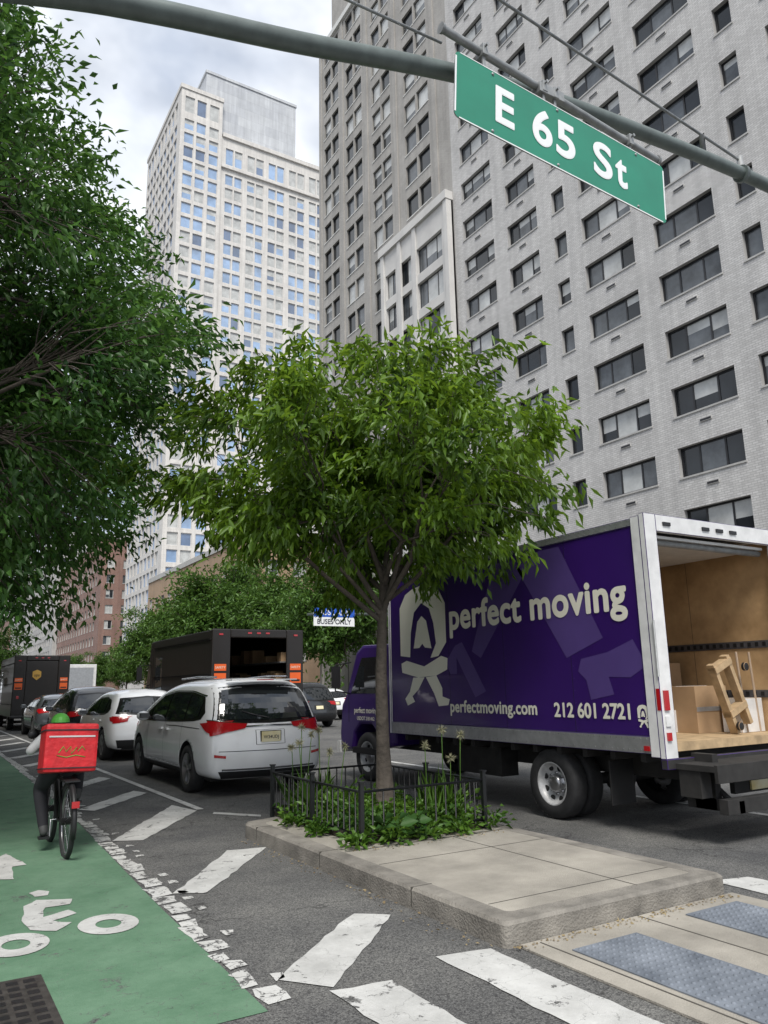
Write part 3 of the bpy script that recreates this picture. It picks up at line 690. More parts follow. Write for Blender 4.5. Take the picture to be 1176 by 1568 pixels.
for x in (3.0,3.55,3.66,4.45):
    z=bar(x); g.box(x-.022,x+.022,Y-.035,Y+.055,z-.045,z+.045,'galv'); g.box(x-.012,x+.012,Y-.012,Y+.004,z-.19,z-.045,'galv')
    g.tube([(x,Y-.06,z+.02),(x,Y+.07,z+.02)],.009,6,'galv')
for x in (3.52,3.62,3.72): g.tube([(x-.02,Y+.12,5.90),(x+.02,Y+.12,5.905)],.08,16,'armpaint')
g.box(3.5,3.74,Y-.03,Y+.16,bar(3.62)-.05,bar(3.62)+.03,'galv',None)
g.build('sign_hanger',a,bevel=.004)
sg=empty('street_name_sign',(2.70,Y-.03,5.245)); sg.rotation_euler=(0,math.radians(3.9),0)
W,H=2.07,.53
g=MB(); P=rr(0,W,0,H,.04)
def plate(P,y,k): g.poly([(x,y,z) for x,z in P],k)
plate(P,0,'signgreen'); 
for j in range(len(P)):
    j2=(j+1)%len(P); g.poly([(P[j][0],0,P[j][1]),(P[j2][0],0,P[j2][1]),(P[j2][0],.008,P[j2][1]),(P[j][0],.008,P[j][1])],'galv')
plate(P,.008,'galv')
g.box(.0,.012,-.002,.0,.04,H-.04,'signwhite'); g.box(W-.012,W,-.002,.0,.04,H-.04,'signwhite'); g.box(.04,W-.04,-.0018,.0,.0,.009,'signwhite'); g.box(.04,W-.04,-.0018,.0,H-.006,H,'signwhite')
for x in (.32,.92,1.75): g.lathe((x,-.001,H-.03),(0,-1,0),[(.012,0),(.01,.006),(.001,.007)],10,'galv'); g.lathe((x,-.001,.03),(0,-1,0),[(.012,0),(.01,.006),(.001,.007)],10,'galv')
g.build('panel',sg)
x=.35
for s_t,wd in (('E',.17),('6',.19),('5',.19),('S',.20),('t',.13)):
    gap={'E':.335,'6':.225,'5':.375,'S':.23,'t':.2}[s_t]
    o=text(s_t,'letter_'+s_t,"signwhite",Matrix.Identity(4),size=.41,offset=.004,bold=.007)
    xs=[v.co.x for v in o.data.vertices]; k=wd/(max(xs)-min(xs))
    for v in o.data.vertices: v.co.x*=k
    o.parent=sg; o.rotation_euler=(math.pi/2,0,0); o.location=(x,-.004,.135); x+=gap

# ------------------------------------------------------------------ wheels
def wheel(g,c,r,w,rimr=None,rimk='rim',side=-1,spokes=5,truck=False):
    rimr=rimr or r*.66; c=Vector(c); ax=(side,0,0); h=w/2
    g.lathe(c,ax,[(rimr*.98,-h*.9),(r*.93,-h),(r,-h*.65),(r,h*.65),(r*.95,h*.95),(rimr*1.06,h),(rimr,h*.9)],36,'tire')
    if truck:
        g.lathe(c,ax,[(rimr,h*.92),(rimr*.93,h*.95),(rimr*.9,h*.5),(rimr*.55,-h*.05),(rimr*.42,-h*.05),(rimr*.40,h*.55),(rimr*.3,h*.75),(.001,h*.78)],32,[rimk]*4+['rim']*3)
        for i in range(8):
            t_=i*math.pi/4; p=c+Vector((side*(-h*.05+.01),math.cos(t_)*rimr*.48,math.sin(t_)*rimr*.48)); g.tube([p,p+Vector((side*.03,0,0))],.014,6,'rim')
            p2=c+Vector((side*(h*.22),math.cos(t_+.39)*rimr*.74,math.sin(t_+.39)*rimr*.74)); g.tube([p2,p2+Vector((side*.012,0,0))],.035,10,'black')
    else:
        g.lathe(c,ax,[(rimr,h*.92),(rimr*.94,h*.9),(rimr*.9,h*.4),(.001,h*.3)],32,[rimk,rimk,'black'])
        for i in range(spokes):
            for dd in (-.13,.13):
                t_=i*2*math.pi/spokes+dd; rot=Matrix.Translation(c)@Matrix.Rotation(t_,4,'X')
                x0,x1=(sorted((side*h*.45,side*h*.82)))
                g.box(x0,x1,-.02,.02,rimr*.12,rimr*.95,rimk,rot)
        g.lathe(c,ax,[(rimr*.2,h*.5),(rimr*.2,h*.86),(.001,h*.9)],16,rimk)

# ------------------------------------------------------------------ car bodies
def interp(tab,v): return float(np.interp(v,[a for a,_ in tab],[b for _,b in tab]))
def car_body(P):
    ys=P['ys']; zb=P['zb']; belt=P['belt']; Hh=P['H']; Wd=P['w']; V=[]
    def add(p): V.append(p); return len(V)-1
    L=ys[-1]; rings=[]; secs=[]
    for i,yv in enumerate(ys):
        zt=interp(P['top'],yv); bl=min(belt,zt-.09); w0=Wd*interp(P['plan'],yv)
        tum=P['tumble']*max(0,(zt-bl))/(Hh-belt)
        zs=[zb,zb+.13,(zb+bl)*.52,bl,bl+.6*(zt-bl),zt-.025]
        xs=[w0-.10,w0-.012,w0,w0-.03,w0-.03-tum*.55,w0-.05-tum]
        def yy(z,yv=yv):
            d=interp(P['rear'],z)*max(0,1-yv/P.get('rl',1.0))
            d-=interp(P['front'],z)*max(0,1-(L-yv)/P.get('fl',1.0))
            return yv+d
        secs.append({'z':zs,'x':xs,'yy':yy,'zt':zt})
        ring=[add((xs[k],yy(zs[k]),zs[k])) for k in range(6)]
        ring+=[add((xs[5]*f_,yy(zt),zt+.015*(1-f_*f_))) for f_ in (.5,0,-.5)]
        ring+=[add((-xs[k],yy(zs[k]),zs[k])) for k in range(5,-1,-1)]
        ring+=[add((xs[0]*f_,yy(zb),zb)) for f_ in (-.5,0,.5)]
        rings.append(ring)
    Fc=[]; n=18
    for i in range(len(ys)-1):
        for j in range(n):
            j2=(j+1)%n; Fc.append((rings[i][j],rings[i][j2],rings[i+1][j2],rings[i+1][j]))
    for end,sgn in ((0,-1),(len(ys)-1,1)):
        r=rings[end]; s=secs[end]; grid=[]
        for k in range(6):
            if k==0: row=[r[14],r[15],r[16],r[17],r[0]]
            elif k==5: row=[r[9],r[8],r[7],r[6],r[5]]
            else:
                row=[r[14-k]]+[add((s['x'][k]*f_,s['yy'](s['z'][k])+sgn*P.get('bulge',.07)*(1-f_*f_),s['z'][k])) for f_ in (-.5,0,.5)]+[r[k]]
            grid.append(row)
        for k in range(5):
            for j in range(4):
                q=(grid[k][j],grid[k][j+1],grid[k+1][j+1],grid[k+1][j]); Fc.append(q if sgn<0 else q[::-1])
    me=bpy.data.meshes.new('body'); me.from_pydata(V,[],Fc)
    bm=bmesh.new(); bm.from_mesh(me); bmesh.ops.recalc_face_normals(bm,faces=bm.faces); bm.to_mesh(me); bm.free()
    mats=[M[P['paint']],M['black']]
    for m_ in mats: me.materials.append(m_)
    o=bpy.data.objects.new('body',me); COL.objects.link(o)
    sb=o.modifiers.new('s','SUBSURF'); sb.levels=3; sb.render_levels=3
    cut=[]
    for wy in P['wheels']:
        c=MB(); 
        for sx in (-1,1):
            xa,xb=sorted((sx*(Wd-.27),sx*(Wd+.2))); rr3=P['wr']+.055
            n2=32; A=[(xa,wy+rr3*math.cos(2*math.pi*i/n2),P['wr']+.01+rr3*math.sin(2*math.pi*i/n2)) for i in range(n2)]
            B=[(xb,p[1],p[2]) for p in A]
            c.poly(A[::-1],'black'); c.poly(B,'black')
            for i in range(n2): c.poly([A[i],A[(i+1)%n2],B[(i+1)%n2],B[i]],'black')
        co2=c.build('cut'); bm=bmesh.new(); bm.from_mesh(co2.data); bmesh.ops.remove_doubles(bm,verts=bm.verts,dist=1e-5); bmesh.ops.recalc_face_normals(bm,faces=bm.faces); bm.to_mesh(co2.data); bm.free()
        co2.data.materials.clear()
        for m_ in mats: co2.data.materials.append(m_)
        for p in co2.data.polygons: p.material_index=1
        bo=o.modifiers.new('b','BOOLEAN'); bo.operation='DIFFERENCE'; bo.object=co2; bo.solver='EXACT'; cut.append(co2)
    bpy.context.view_layer.update()
    dg=bpy.context.evaluated_depsgraph_get()
    m2=bpy.data.meshes.new_from_object(o.evaluated_get(dg)); o.modifiers.clear(); o.data=m2
    for c in cut: bpy.data.objects.remove(c)
    sm=[p.material_index==0 for p in m2.polygons]; m2.polygons.foreach_set('use_smooth',sm)
    bvh=BVHTree.FromPolygons([v.co[:] for v in m2.vertices],[p.vertices[:] for p in m2.polygons])
    return o,bvh
def lerp_poly(P,s):
    n=len(P)-1; x=s*n; i=min(int(x),n-1); t_=x-i
    return (P[i][0]*(1-t_)+P[i+1][0]*t_,P[i][1]*(1-t_)+P[i+1][1]*t_)
def patch(g,bvh,top,bot,ax,k,off=.006,nu=14,nv=5):
    G=[]
    for i in range(nu+1):
        a=lerp_poly(top,i/nu); b=lerp_poly(bot,i/nu); col=[]
        for j in range(nv+1):
            t_=j/nv; p=(a[0]*(1-t_)+b[0]*t_,a[1]*(1-t_)+b[1]*t_)
            if ax=='L': o,d=Vector((-5,p[0],p[1])),Vector((1,0,0))
            elif ax=='R': o,d=Vector((5,p[0],p[1])),Vector((-1,0,0))
            elif ax=='B': o,d=Vector((p[0],-5,p[1])),Vector((0,1,0))
            elif ax=='F': o,d=Vector((p[0],12,p[1])),Vector((0,-1,0))
            h=bvh.ray_cast(o,d)
            col.append((h[0]+ (h[1] if h[1].dot(d)<0 else -h[1])*off) if h[0] is not None else None)
        G.append(col)
    for i in range(nu):
        for j in range(nv):
            q=[G[i][j],G[i+1][j],G[i+1][j+1],G[i][j+1]]
            if all(x is not None for x in q) and max((q[a_]-q[a_-1]).length for a_ in range(4))<.6: g.poly(q,k,smooth=True)
def side_patches(g,bvh,top,bot,k,off=.006,nu=14,nv=5):
    patch(g,bvh,top,bot,'L',k,off,nu,nv); patch(g,bvh,top,bot,'R',k,off,nu,nv)

def build_car(name,loc,P):
    root=empty(name,loc); o,bvh=car_body(P); o.parent=root
    g=MB()
    for top,bot in P['side_trim']: side_patches(g,bvh,top,bot,'trim',.004,24,5)
    for top,bot in P['side_glass']: side_patches(g,bvh,top,bot,'carglass',.010,14,5)
    patch(g,bvh,*P['rear_trim'],'B','trim',.004,20,6); patch(g,bvh,*P['rear_glass'],'B','carglass',.010,20,6)
    patch(g,bvh,*P['ws'],'F','carglass',.006,16,8)
    g.build('windows',root)
    g=MB()
    for top,bot,ax,k,off in P['lamps']:
        if ax=='S': side_patches(g,bvh,top,bot,k,off)
        elif ax=='BB':
            patch(g,bvh,top,bot,'B',k,off); patch(g,bvh,[(-x,z) for x,z in top],[(-x,z) for x,z in bot],'B',k,off)
        else: patch(g,bvh,top,bot,ax,k,off)
    for y0,z0,z1 in P['seams']: side_patches(g,bvh,[(y0,z1),(y0+.009,z1)],[(y0,z0),(y0+.009,z0)],'black',.002,1,12)
    for y0,y1,z in P['handles']:
        for sx in (-1,1):
            h=bvh.ray_cast(Vector((sx*5,(y0+y1)/2,z)),Vector((-sx,0,0)))
            if h[0]: 
                xx=h[0].x; xa,xb=sorted((xx-sx*.01,xx+sx*.035)); g.box(xa,xb,y0,y1,z-.016,z+.016,P['paint'])
    my,mz=P['mirror']
    for sx in (-1,1):
        h=bvh.ray_cast(Vector((sx*5,my,mz)),Vector((-sx,0,0))); xx=h[0].x if h[0] else sx*P['w']
        c=Vector((xx+sx*.15,my,mz+.06)); prof=[]
        for i in range(7):
            a_=math.pi*i/6; prof.append((.085*math.sin(a_)+.002,-.12*math.cos(a_)))
        g.lathe(c,(1,0,0),prof,14,P['paint']); g.tube([(xx-sx*.05,my+.02,mz),(xx+sx*.1,my+.02,mz+.03)],.02,6,'black')
        g.box(c.x-.09,c.x+.09,my-.088,my-.08,mz+.02,mz+.11,'carglass')
    g.build('details',root)
    g=MB()
    for wy in P['wheels']:
        for sx in (-1,1): wheel(g,(sx*(P['w']-.125),wy,P['wr']),P['wr'],.225,side=sx)
    g.tube([(-.7,P['wheels'][0],.3),(.7,P['wheels'][0],.3)],.05,8,'black')
    g.box(-P['w']*.8,P['w']*.8,.35,P['ys'][-1]-.4,P['zb']-.03,P['zb']+.05,'dirty_black')
    g.build('wheels',root)
    return root,bvh
VAN=dict(ys=[0,.14,.5,1.0,1.7,2.5,3.2,3.75,4.2,4.75,5.05,5.17],zb=.24,belt=1.06,H=1.74,w=.995,paint='white_car',tumble=.235,
 top=[(0,1.60),(.14,1.68),(.5,1.73),(1.5,1.75),(2.6,1.73),(3.2,1.63),(3.75,1.34),(4.2,1.10),(4.75,.98),(5.05,.86),(5.17,.74)],
 plan=[(0,.86),(.14,.965),(.5,1),(4.3,1),(4.75,.95),(5.05,.84),(5.17,.72)],rear=[(.2,.04),(.5,-.02),(.85,.0),(1.05,.06),(1.4,.24),(1.7,.42)],rl=1.1,front=[(.2,.08),(.5,0),(.9,.2)],bulge=.09,
 wheels=[1.02,4.10],wr=.36,
 side_trim=[([(.42,1.22),(.62,1.46),(1.3,1.535),(2.3,1.54),(2.95,1.47),(3.75,1.13)],[(.52,1.12),(.8,1.09),(1.4,1.065),(2.3,1.045),(3.0,1.03),(3.8,1.03)])],
 side_glass=[([(.62,1.38),(.75,1.445),(1.25,1.49)],[(.66,1.17),(.9,1.125),(1.25,1.11)]),([(1.33,1.495),(1.9,1.51),(2.32,1.505)],[(1.33,1.105),(1.9,1.085),(2.32,1.075)]),([(2.42,1.50),(2.9,1.44),(3.3,1.27)],[(2.42,1.07),(2.9,1.06),(3.3,1.055)]),([(3.36,1.245),(3.6,1.14)],[(3.36,1.055),(3.62,1.055)])],
 rear_trim=([(-.74,1.59),(-.4,1.63),(0,1.64),(.4,1.63),(.74,1.59)],[(-.86,1.10),(-.5,1.06),(0,1.05),(.5,1.06),(.86,1.10)]),
 rear_glass=([(-.66,1.55),(-.4,1.585),(0,1.595),(.4,1.585),(.66,1.55)],[(-.76,1.14),(-.5,1.115),(0,1.105),(.5,1.115),(.76,1.14)]),
 ws=([(-.65,1.6),(0,1.62),(.65,1.6)],[(-.8,1.12),(0,1.1),(.8,1.12)]),
 lamps=[([(.36,1.055),(.7,1.085),(.90,1.11)],[(.40,.985),(.7,.93),(.90,.88)],'BB','redlamp',.014),([(.40,1.062),(.7,1.092),(.90,1.118)],[(.36,1.05),(.7,1.08),(.90,1.105)],'BB','chrome',.018),
  ([(.06,1.10),(.25,1.08),(.5,1.06)],[(.06,.90),(.22,.94),(.42,1.03)],'S','redlamp',.014),
  ([(-.40,1.022),(0,1.03),(.40,1.022)],[(-.40,1.0),(0,1.008),(.40,1.0)],'B','chrome',.01),
  ([(-.24,.955),(.24,.955)],[(-.24,.74),(.24,.74)],'B','trim',.002),([(-.23,.95),(.23,.95)],[(-.23,.745),(.23,.745)],'B','white_car',.004),
  ([(-.8,.375),(0,.37),(.8,.375)],[(-.74,.27),(0,.265),(.74,.27)],'B','black',.006),([(-.75,.41),(0,.405),(.75,.41)],[(-.75,.385),(0,.38),(.75,.385)],'B','chrome',.008),
  ([(-.8,.665),(0,.66),(.8,.665)],[(-.8,.655),(0,.65),(.8,.655)],'B','black',.003),
  ([(.70,.60),(.86,.62)],[(.70,.56),(.86,.58)],'BB','redlamp',.008),
  ([(1.45,.35),(3.65,.35)],[(1.45,.25),(3.65,.25)],'S','black',.006),([(1.45,.40),(3.6,.40)],[(1.45,.375),(3.6,.375)],'S','chrome',.008),
  ([(.56,1.48),(1.3,1.555),(2.3,1.56),(3.0,1.485)],[(.58,1.46),(1.3,1.54),(2.3,1.545),(3.0,1.47)],'S','chrome',.008),
  ([(.5,.99),(1.7,1.0),(2.3,.99)],[(.5,.978),(1.7,.988),(2.3,.978)],'S','black',.003),
  ([(4.75,.80),(5.0,.78)],[(4.8,.68),(5.0,.66)],'S','carglass',.008)],
 seams=[(1.38,.40,1.05),(2.38,.40,1.03),(3.45,.40,1.02)],handles=[(2.12,2.32,.93),(2.48,2.68,.93)],mirror=(3.35,1.06))
van,bvh=build_car('parked_minivan',(4.83,11.5,0),VAN)
g=MB(); 
h=bvh.ray_cast(Vector((0,-5,.85)),Vector((0,1,0))); yp=h[0].y
g.box(-.155,.155,yp-.022,yp-.012,.775,.93,'plate'); g.box(-.17,.17,yp-.012,yp+.01,.765,.94,'black')
def rearpt(x,z,o=.015):
    h=bvh.ray_cast(Vector((x,-5,z)),Vector((0,1,0))); return Vector((x,h[0].y-o,z))
g.tube([rearpt(0,1.13),rearpt(-.2,1.17,.02),rearpt(-.42,1.24,.02)],.010,6,'black')
g.box(-.55,.55,.20,.50,1.70,1.72,'white_car'); g.box(-.14,.14,.19,.21,1.70,1.715,'redlamp')
for sx in (-1,1): g.tube([(sx*.62,.75,1.765),(sx*.64,1.6,1.78),(sx*.62,2.6,1.76)],.016,8,'chrome')
g.build('plate_and_wiper',van)
text('W34UDJ','plate_text','plate_ink',mat_back(-.125,yp-.024,.825),width=.25,parent=van,offset=.01)

def suv(paint,Hh=1.62,L=4.55,belt=.98,w=.92):
    k=Hh/1.62
    return dict(ys=[0,.13,.45,.95,1.6,2.3,2.85,3.4,3.8,L-.35,L-.1,L],zb=.25,belt=belt,H=Hh,w=w,paint=paint,tumble=.26,
     top=[(0,1.42*k),(.13,1.5*k),(.45,1.57*k),(1.3,1.615*k),(2.2,1.6*k),(2.85,1.42*k),(3.4,1.12*k),(3.8,1.02*k),(L-.35,.93*k),(L-.1,.82*k),(L,.7*k)],
     plan=[(0,.84),(.13,.96),(.45,1),(L-.8,1),(L-.35,.93),(L-.1,.82),(L,.7)],rear=[(.2,.06),(.5,-.02),(.85,.02),(1.0,.1),(1.3,.32),(1.6,.52)],rl=1.1,front=[(.2,.08),(.5,0),(.9,.2)],bulge=.1,
     wheels=[.88,L-.93],wr=.35,
     side_trim=[([(.5,1.16*k),(.75,1.36*k),(1.3,1.43*k),(2.1,1.41*k),(2.9,1.12*k),(3.1,1.03)],[(.6,1.08),(.9,1.03),(1.4,1.01),(2.1,.99),(2.9,.975),(3.1,.97)])],
     side_glass=[([(.68,1.24*k),(.85,1.33*k)],[(.8,1.09),(.95,1.07)]),([(1.0,1.36*k),(1.35,1.39*k),(1.75,1.385*k)],[(1.0,1.065),(1.35,1.05),(1.75,1.04)]),([(1.85,1.38*k),(2.2,1.33*k),(2.85,1.09*k)],[(1.85,1.035),(2.3,1.025),(2.9,1.015)])],
     rear_trim=([(-.62,1.40*k),(0,1.44*k),(.62,1.40*k)],[(-.76,1.05),(0,1.0),(.76,1.05)]),rear_glass=([(-.56,1.36*k),(0,1.40*k),(.56,1.36*k)],[(-.68,1.09),(0,1.05),(.68,1.09)]),
     ws=([(-.58,1.45*k),(0,1.48*k),(.58,1.45*k)],[(-.74,1.08),(0,1.05),(.74,1.08)]),
     lamps=[([(.48,.98),(.82,1.0)],[(.52,.88),(.82,.84)],'BB','redlamp',.012),([(.06,1.0),(.35,.98)],[(.06,.85),(.28,.9)],'S','redlamp',.012),([(-.22,.86),(.22,.86)],[(-.22,.68),(.22,.68)],'B','black',.004),([(-.15,.83),(.15,.83)],[(-.15,.71),(.15,.71)],'B','plate',.02),
       ([(-.76,.48),(0,.48),(.76,.48)],[(-.7,.27),(0,.265),(.7,.27)],'B','black',.006),([(1.3,.38),(L-1.35,.38)],[(1.3,.26),(L-1.35,.26)],'S','black',.006),([(L-.5,.80),(L-.2,.76)],[(L-.45,.7),(L-.2,.66)],'S','carglass',.008)],
     seams=[(1.0,.42,1.0),(1.80,.42,.98),(2.85,.42,.97)],handles=[(1.12,1.3,.9),(1.92,2.1,.9)],mirror=(2.75,.99))
build_car('parked_suv',(4.85,18.6,0),suv('white_car'))
build_car('parked_suv',(4.85,24.3,0),suv('black_car',1.72))
build_car('parked_car',(4.7,29.6,0),suv('grey_car',1.5))
build_car('parked_suv',(13.6,27.5,0),suv('black_car',1.75))
build_car('parked_car',(17.2,33,0),suv('white_car',1.48))
build_car('parked_suv',(13.8,36,0),suv('grey_car',1.7))
build_car('parked_car',(7.4,46,0),suv('white_car',1.5)); build_car('parked_suv',(4.8,45,0),suv('black_car',1.7))

# ------------------------------------------------------------------ moving box truck
tk=empty('moving_box_truck')
X0,X1,Y0,Y1=6.62,9.05,5.52,10.75
g=MB()
g.box(X0,X0+.04,Y0+.02,Y1,1.02,3.24,'purple'); g.box(X1-.04,X1,Y0+.02,Y1,1.02,3.24,'purple')
g.box(X0-.012,X0+.05,Y0+.02,Y1+.01,.84,1.018,'alu'); g.box(X0-.012,X0+.06,Y0+.02,Y1+.01,3.242,3.33,'alu'); g.box(X1-.05,X1+.012,Y0+.02,Y1,.84,1.018,'alu'); g.box(X1-.06,X1+.012,Y0+.02,Y1,3.242,3.33,'alu')
g.box(X0-.016,X0+.06,Y1+.011,Y1+.06,.84,3.33,'truckwhite')
g.box(X0+.061,X1,Y1+.003,Y1+.06,.84,3.33,'truckwhite'); g.box(X0+.062,X1-.062,Y0+.3,Y1,3.29,3.335,'truckwhite')
g.box(X0-.02,X0+.17,Y0-.05,Y0+.018,.80,3.36,'truckwhite'); g.box(X1-.17,X1+.02,Y0-.05,Y0+.018,.80,3.36,'truckwhite'); g.box(X0+.172,X1-.172,Y0-.048,Y0+.016,3.17,3.36,'truckwhite')
g.box(X0-.018,X0+.02,Y0+.019,Y0+.14,.81,3.34,'truckwhite')
g.box(X0-.02,X1+.02,Y0-.06,Y0+.016,.70,.80,'dirty_black')
g.build('cargo_body',tk,bevel=.006)
g=MB()
g.box(X0+.041,X0+.06,Y0+.02,Y1,.95,3.24,'ply'); g.box(X1-.06,X1-.041,Y0+.02,Y1,.95,3.24,'ply'); g.box(X0+.061,X1-.061,Y1-.03,Y1,.95,3.24,'ply')
g.box(X0+.061,X1-.061,Y0+.02,Y1-.04,.86,.95,'wood'); g.box(X0+.061,X1-.061,Y0+.02,Y1-.04,3.245,3.285,'ceiling')
for z in (1.35,1.95):
    g.box(X1-.075,X1-.0605,Y0+.1,Y1-.05,z,z+.09,'etrack'); g.box(X0+.0605,X0+.075,Y0+.1,Y1-.05,z,z+.09,'etrack')
    yv=Y0+.15
    while yv<Y1-.1: g.box(X1-.079,X1-.0752,yv,yv+.045,z+.02,z+.07,'black'); yv+=.1
for i in range(3): g.box(X1-.0612,X1-.0605,Y0+1.3+i*1.22,Y0+1.306+i*1.22,.95,3.24,'joint')
for i in range(8): g.box(X0+.1,X1-.1,Y0+.5+i*.6,Y0+.54+i*.6,3.20,3.244,'alu')
g.box(X0+.2,X1-.2,Y0+.06,Y0+2.1,3.12,3.15,'truckwhite'); g.tube([(X0+.2,Y0+.12,3.08),(X1-.2,Y0+.12,3.08)],.035,10,'galv')
g.build('cargo_interior',tk)
g=MB()
g.box(8.1,8.7,6.2,6.75,.951,1.5,'cardboard'); g.box(8.35,8.9,7.0,7.6,.951,1.8,'cardboard'); g.box(7.4,7.9,8.6,9.2,.951,1.45,'cardboard'); g.box(8.0,8.6,9.0,9.6,.951,2.0,'cardboard')
g.box(8.1,8.7,6.47,6.49,1.5,1.503,'truckwhite'); g.box(8.098,8.702,6.194,6.199,1.2,1.26,'alu')
g.box(7.95,8.35,6.5,6.9,.951,1.22,'truckwhite'); g.box(8.5,8.95,5.9,6.15,.951,1.35,'truckwhite')
R1=Matrix.Translation((8.3,5.85,.96))@Matrix.Rotation(math.radians(-22),4,'Y')
g.box(-.03,.03,-.05,.05,0,.85,'wood',R1); g.box(.25,.31,-.05,.05,0,.85,'wood',R1); g.box(-.03,.31,-.06,.06,.2,.28,'wood',R1); g.box(-.03,.31,-.06,.06,.74,.82,'wood',R1)
for dz in (.05,.8): g.lathe((8.25+.3*dz,5.76,1.0+dz*.9),(0,1,0),[(.001,-.02),(.05,-.02),(.05,.02),(.001,.02)],14,'black')
g.tube([(8.85,5.9,.95),(8.80,5.9,1.9)],.015,8,'galv'); g.tube([(8.6,5.9,.95),(8.55,5.9,1.9)],.015,8,'galv')
g.build('cargo_items',tk,bevel=.004)
g=MB()
g.box(X0-.024,X0-.0201,Y0-.045,Y0+.0,1.28,1.50,'redlamp'); g.box(X0+.02,X0+.09,Y0-.07,Y0-.051,1.28,1.48,'redlamp'); g.box(X0+.02,X0+.09,Y0-.065,Y0-.051,1.12,1.22,'truckwhite'); g.box(X0+.02,X0+.08,Y0-.07,Y0-.0505,.98,1.06,'redlamp')
g.box(X0-.026,X0-.013,Y0+.15,Y0+.22,.87,.92,'redlamp')
for x in (X0+.28,X0+.95,X0+1.2,X0+1.45): g.box(x,x+.12,Y0-.065,Y0-.0481,3.24,3.28,'black')
g.tube([(X0-.03,Y0-.06,1.62),(X0-.03,Y0-.06,2.2)],.012,8,'galv')
for i in range(64):
    yv=Y0+.1+i*.081
    for z in (.87,.985,3.26,3.31): g.box(X0-.016,X0-.012,yv,yv+.012,z,z+.012,'galv')
for yv in (6.72,7.94,9.16):
    g.box(X0-.0008,X0+.001,yv,yv+.006,1.02,3.24,'black')
    for i in range(16): g.box(X0-.0022,X0+.001,yv-.03,yv-.022,1.06+i*.14,1.068+i*.14,'purple_light')
g.build('body_hardware',tk)
g=MB()
def shp(P,x,k): g.poly([(x,a_,b_) for a_,b_ in P],k)
xg=X0-.003
shp([(7.60,3.05),(7.15,3.2),(6.80,3.2),(6.20,2.06),(6.79,1.86)],xg,'purple_light')
shp([(8.06,3.16),(7.66,3.16),(7.45,2.95),(8.42,1.92),(8.62,2.02)],xg,'purple_light')
shp([(6.56,1.84),(6.15,1.90),(5.78,2.02),(5.62,1.74),(5.85,1.62),(6.16,1.63),(6.10,1.44),(6.45,1.38),(6.50,1.60),(6.62,1.70)],xg,'purple_light')
shp([(9.24,1.90),(9.0,2.12),(8.84,2.16),(8.72,2.0),(8.34,1.48),(8.58,1.40),(8.86,1.78),(8.98,1.95),(8.98,1.72),(9.14,1.72)],xg,'purple_light')
def lg(u,v): return (10.46-(u-612)*.01732, 2.03+(1000-v)*.0100)
xl=X0-.006
def mascot(tf,x):
    for P in ([(612,1000),(612,925),(622,905),(634,898),(636,935),(630,965),(628,1003)],[(634,898),(648,895),(664,898),(660,932),(648,922),(636,935)],[(664,898),(676,908),(684,928),(684,985),(672,1004),(660,1006),(669,985),(666,955),(660,932)],
              [(648,942),(655,950),(662,992),(652,990),(648,984),(643,990),(634,990),(641,950)],
              [(613,1012),(622,1008),(650,1018),(676,1004),(685,1008),(684,1024),(668,1032),(640,1034),(614,1026)],
              [(632,1034),(650,1034),(640,1052),(630,1062),(634,1070),(622,1076),(618,1066),(626,1055)],[(652,1034),(668,1032),(676,1050),(676,1062),(686,1066),(684,1074),(670,1076),(664,1058)]):
        g.poly([(x,)+tf(u,v) for u,v in P],'cream')
mascot(lg,xl)
mascot(lambda u,v:(5.80-(u-612)*.0020,1.10+(1076-v)*.0013),xl)
g.build('livery_graphics',tk)
xt=X0-.009
text('perfect moving','livery_title','cream',mat_side(xt,9.10,2.36),size=1,width=3.28,offset=.004,parent=tk,spacing=1.05,bold=.014)
text('perfectmoving.com','livery_web','cream',mat_side(xt,9.16,1.20),width=1.80,offset=.004,parent=tk,spacing=1.05,bold=.006)
text('212 601 2721','livery_phone','cream',mat_side(xt,7.05,1.185),width=1.15,offset=.004,parent=tk,sy=1.05,bold=.006)
g=MB()
g.box(7.25,7.37,5.7,12.6,.52,.74,'dirty_black'); g.box(8.3,8.42,5.7,12.6,.52,.74,'dirty_black')
for yv in np.arange(5.8,10.7,.42): g.box(X0+.06,X1-.06,yv,yv+.07,.745,.845,'dirty_black')
g.box(6.95,7.24,8.5,9.5,.35,.72,'dirty_black'); g.tube([(6.9,7.25,.40),(8.8,7.25,.40)],.07,12,'dirty_black'); g.lathe((7.85,7.25,.40),(0,1,0),[(.02,-.2),(.18,-.1),(.18,.1),(.02,.2)],16,'dirty_black')
g.box(6.72,7.1,6.35,6.37,.25,.72,'black')
for x in (7.02,8.55): g.box(x,x+.09,5.0,5.6,.30,.42,'dirty_black'); g.box(x,x+.09,5.25,5.5,.30,.84,'dirty_black')
g.box(6.85,8.85,5.0,5.10,.30,.44,'dirty_black'); g.box(6.72,8.95,5.02,5.46,.70,.76,'dirty_black'); g.box(6.72,8.95,4.98,5.02,.60,.77,'dirty_black')
g.box(7.4,8.3,5.3,5.36,.42,.58,'dirty_black'); g.box(7.65,7.95,5.28,5.299,.44,.54,'plate')
g.tube([(7.2,5.5,.6),(7.05,5.05,.36)],.03,8,'dirty_black'); g.box(6.74,6.9,5.2,5.45,.44,.7,'dirty_black')
g.build('chassis_and_liftgate',tk,bevel=.004)
g=MB()
for x,s in ((6.78,-1),(8.88,1)): wheel(g,(x,7.25,.40),.40,.22,.25,'steelrim',s,truck=True)
for x,s in ((7.04,-1),(8.62,1)): wheel(g,(x,7.25,.40),.40,.22,.25,'steelrim',s,truck=True)
for x,s in ((6.90,-1),(8.72,1)): wheel(g,(x,11.9,.40),.40,.22,.25,'steelrim',s,truck=True)
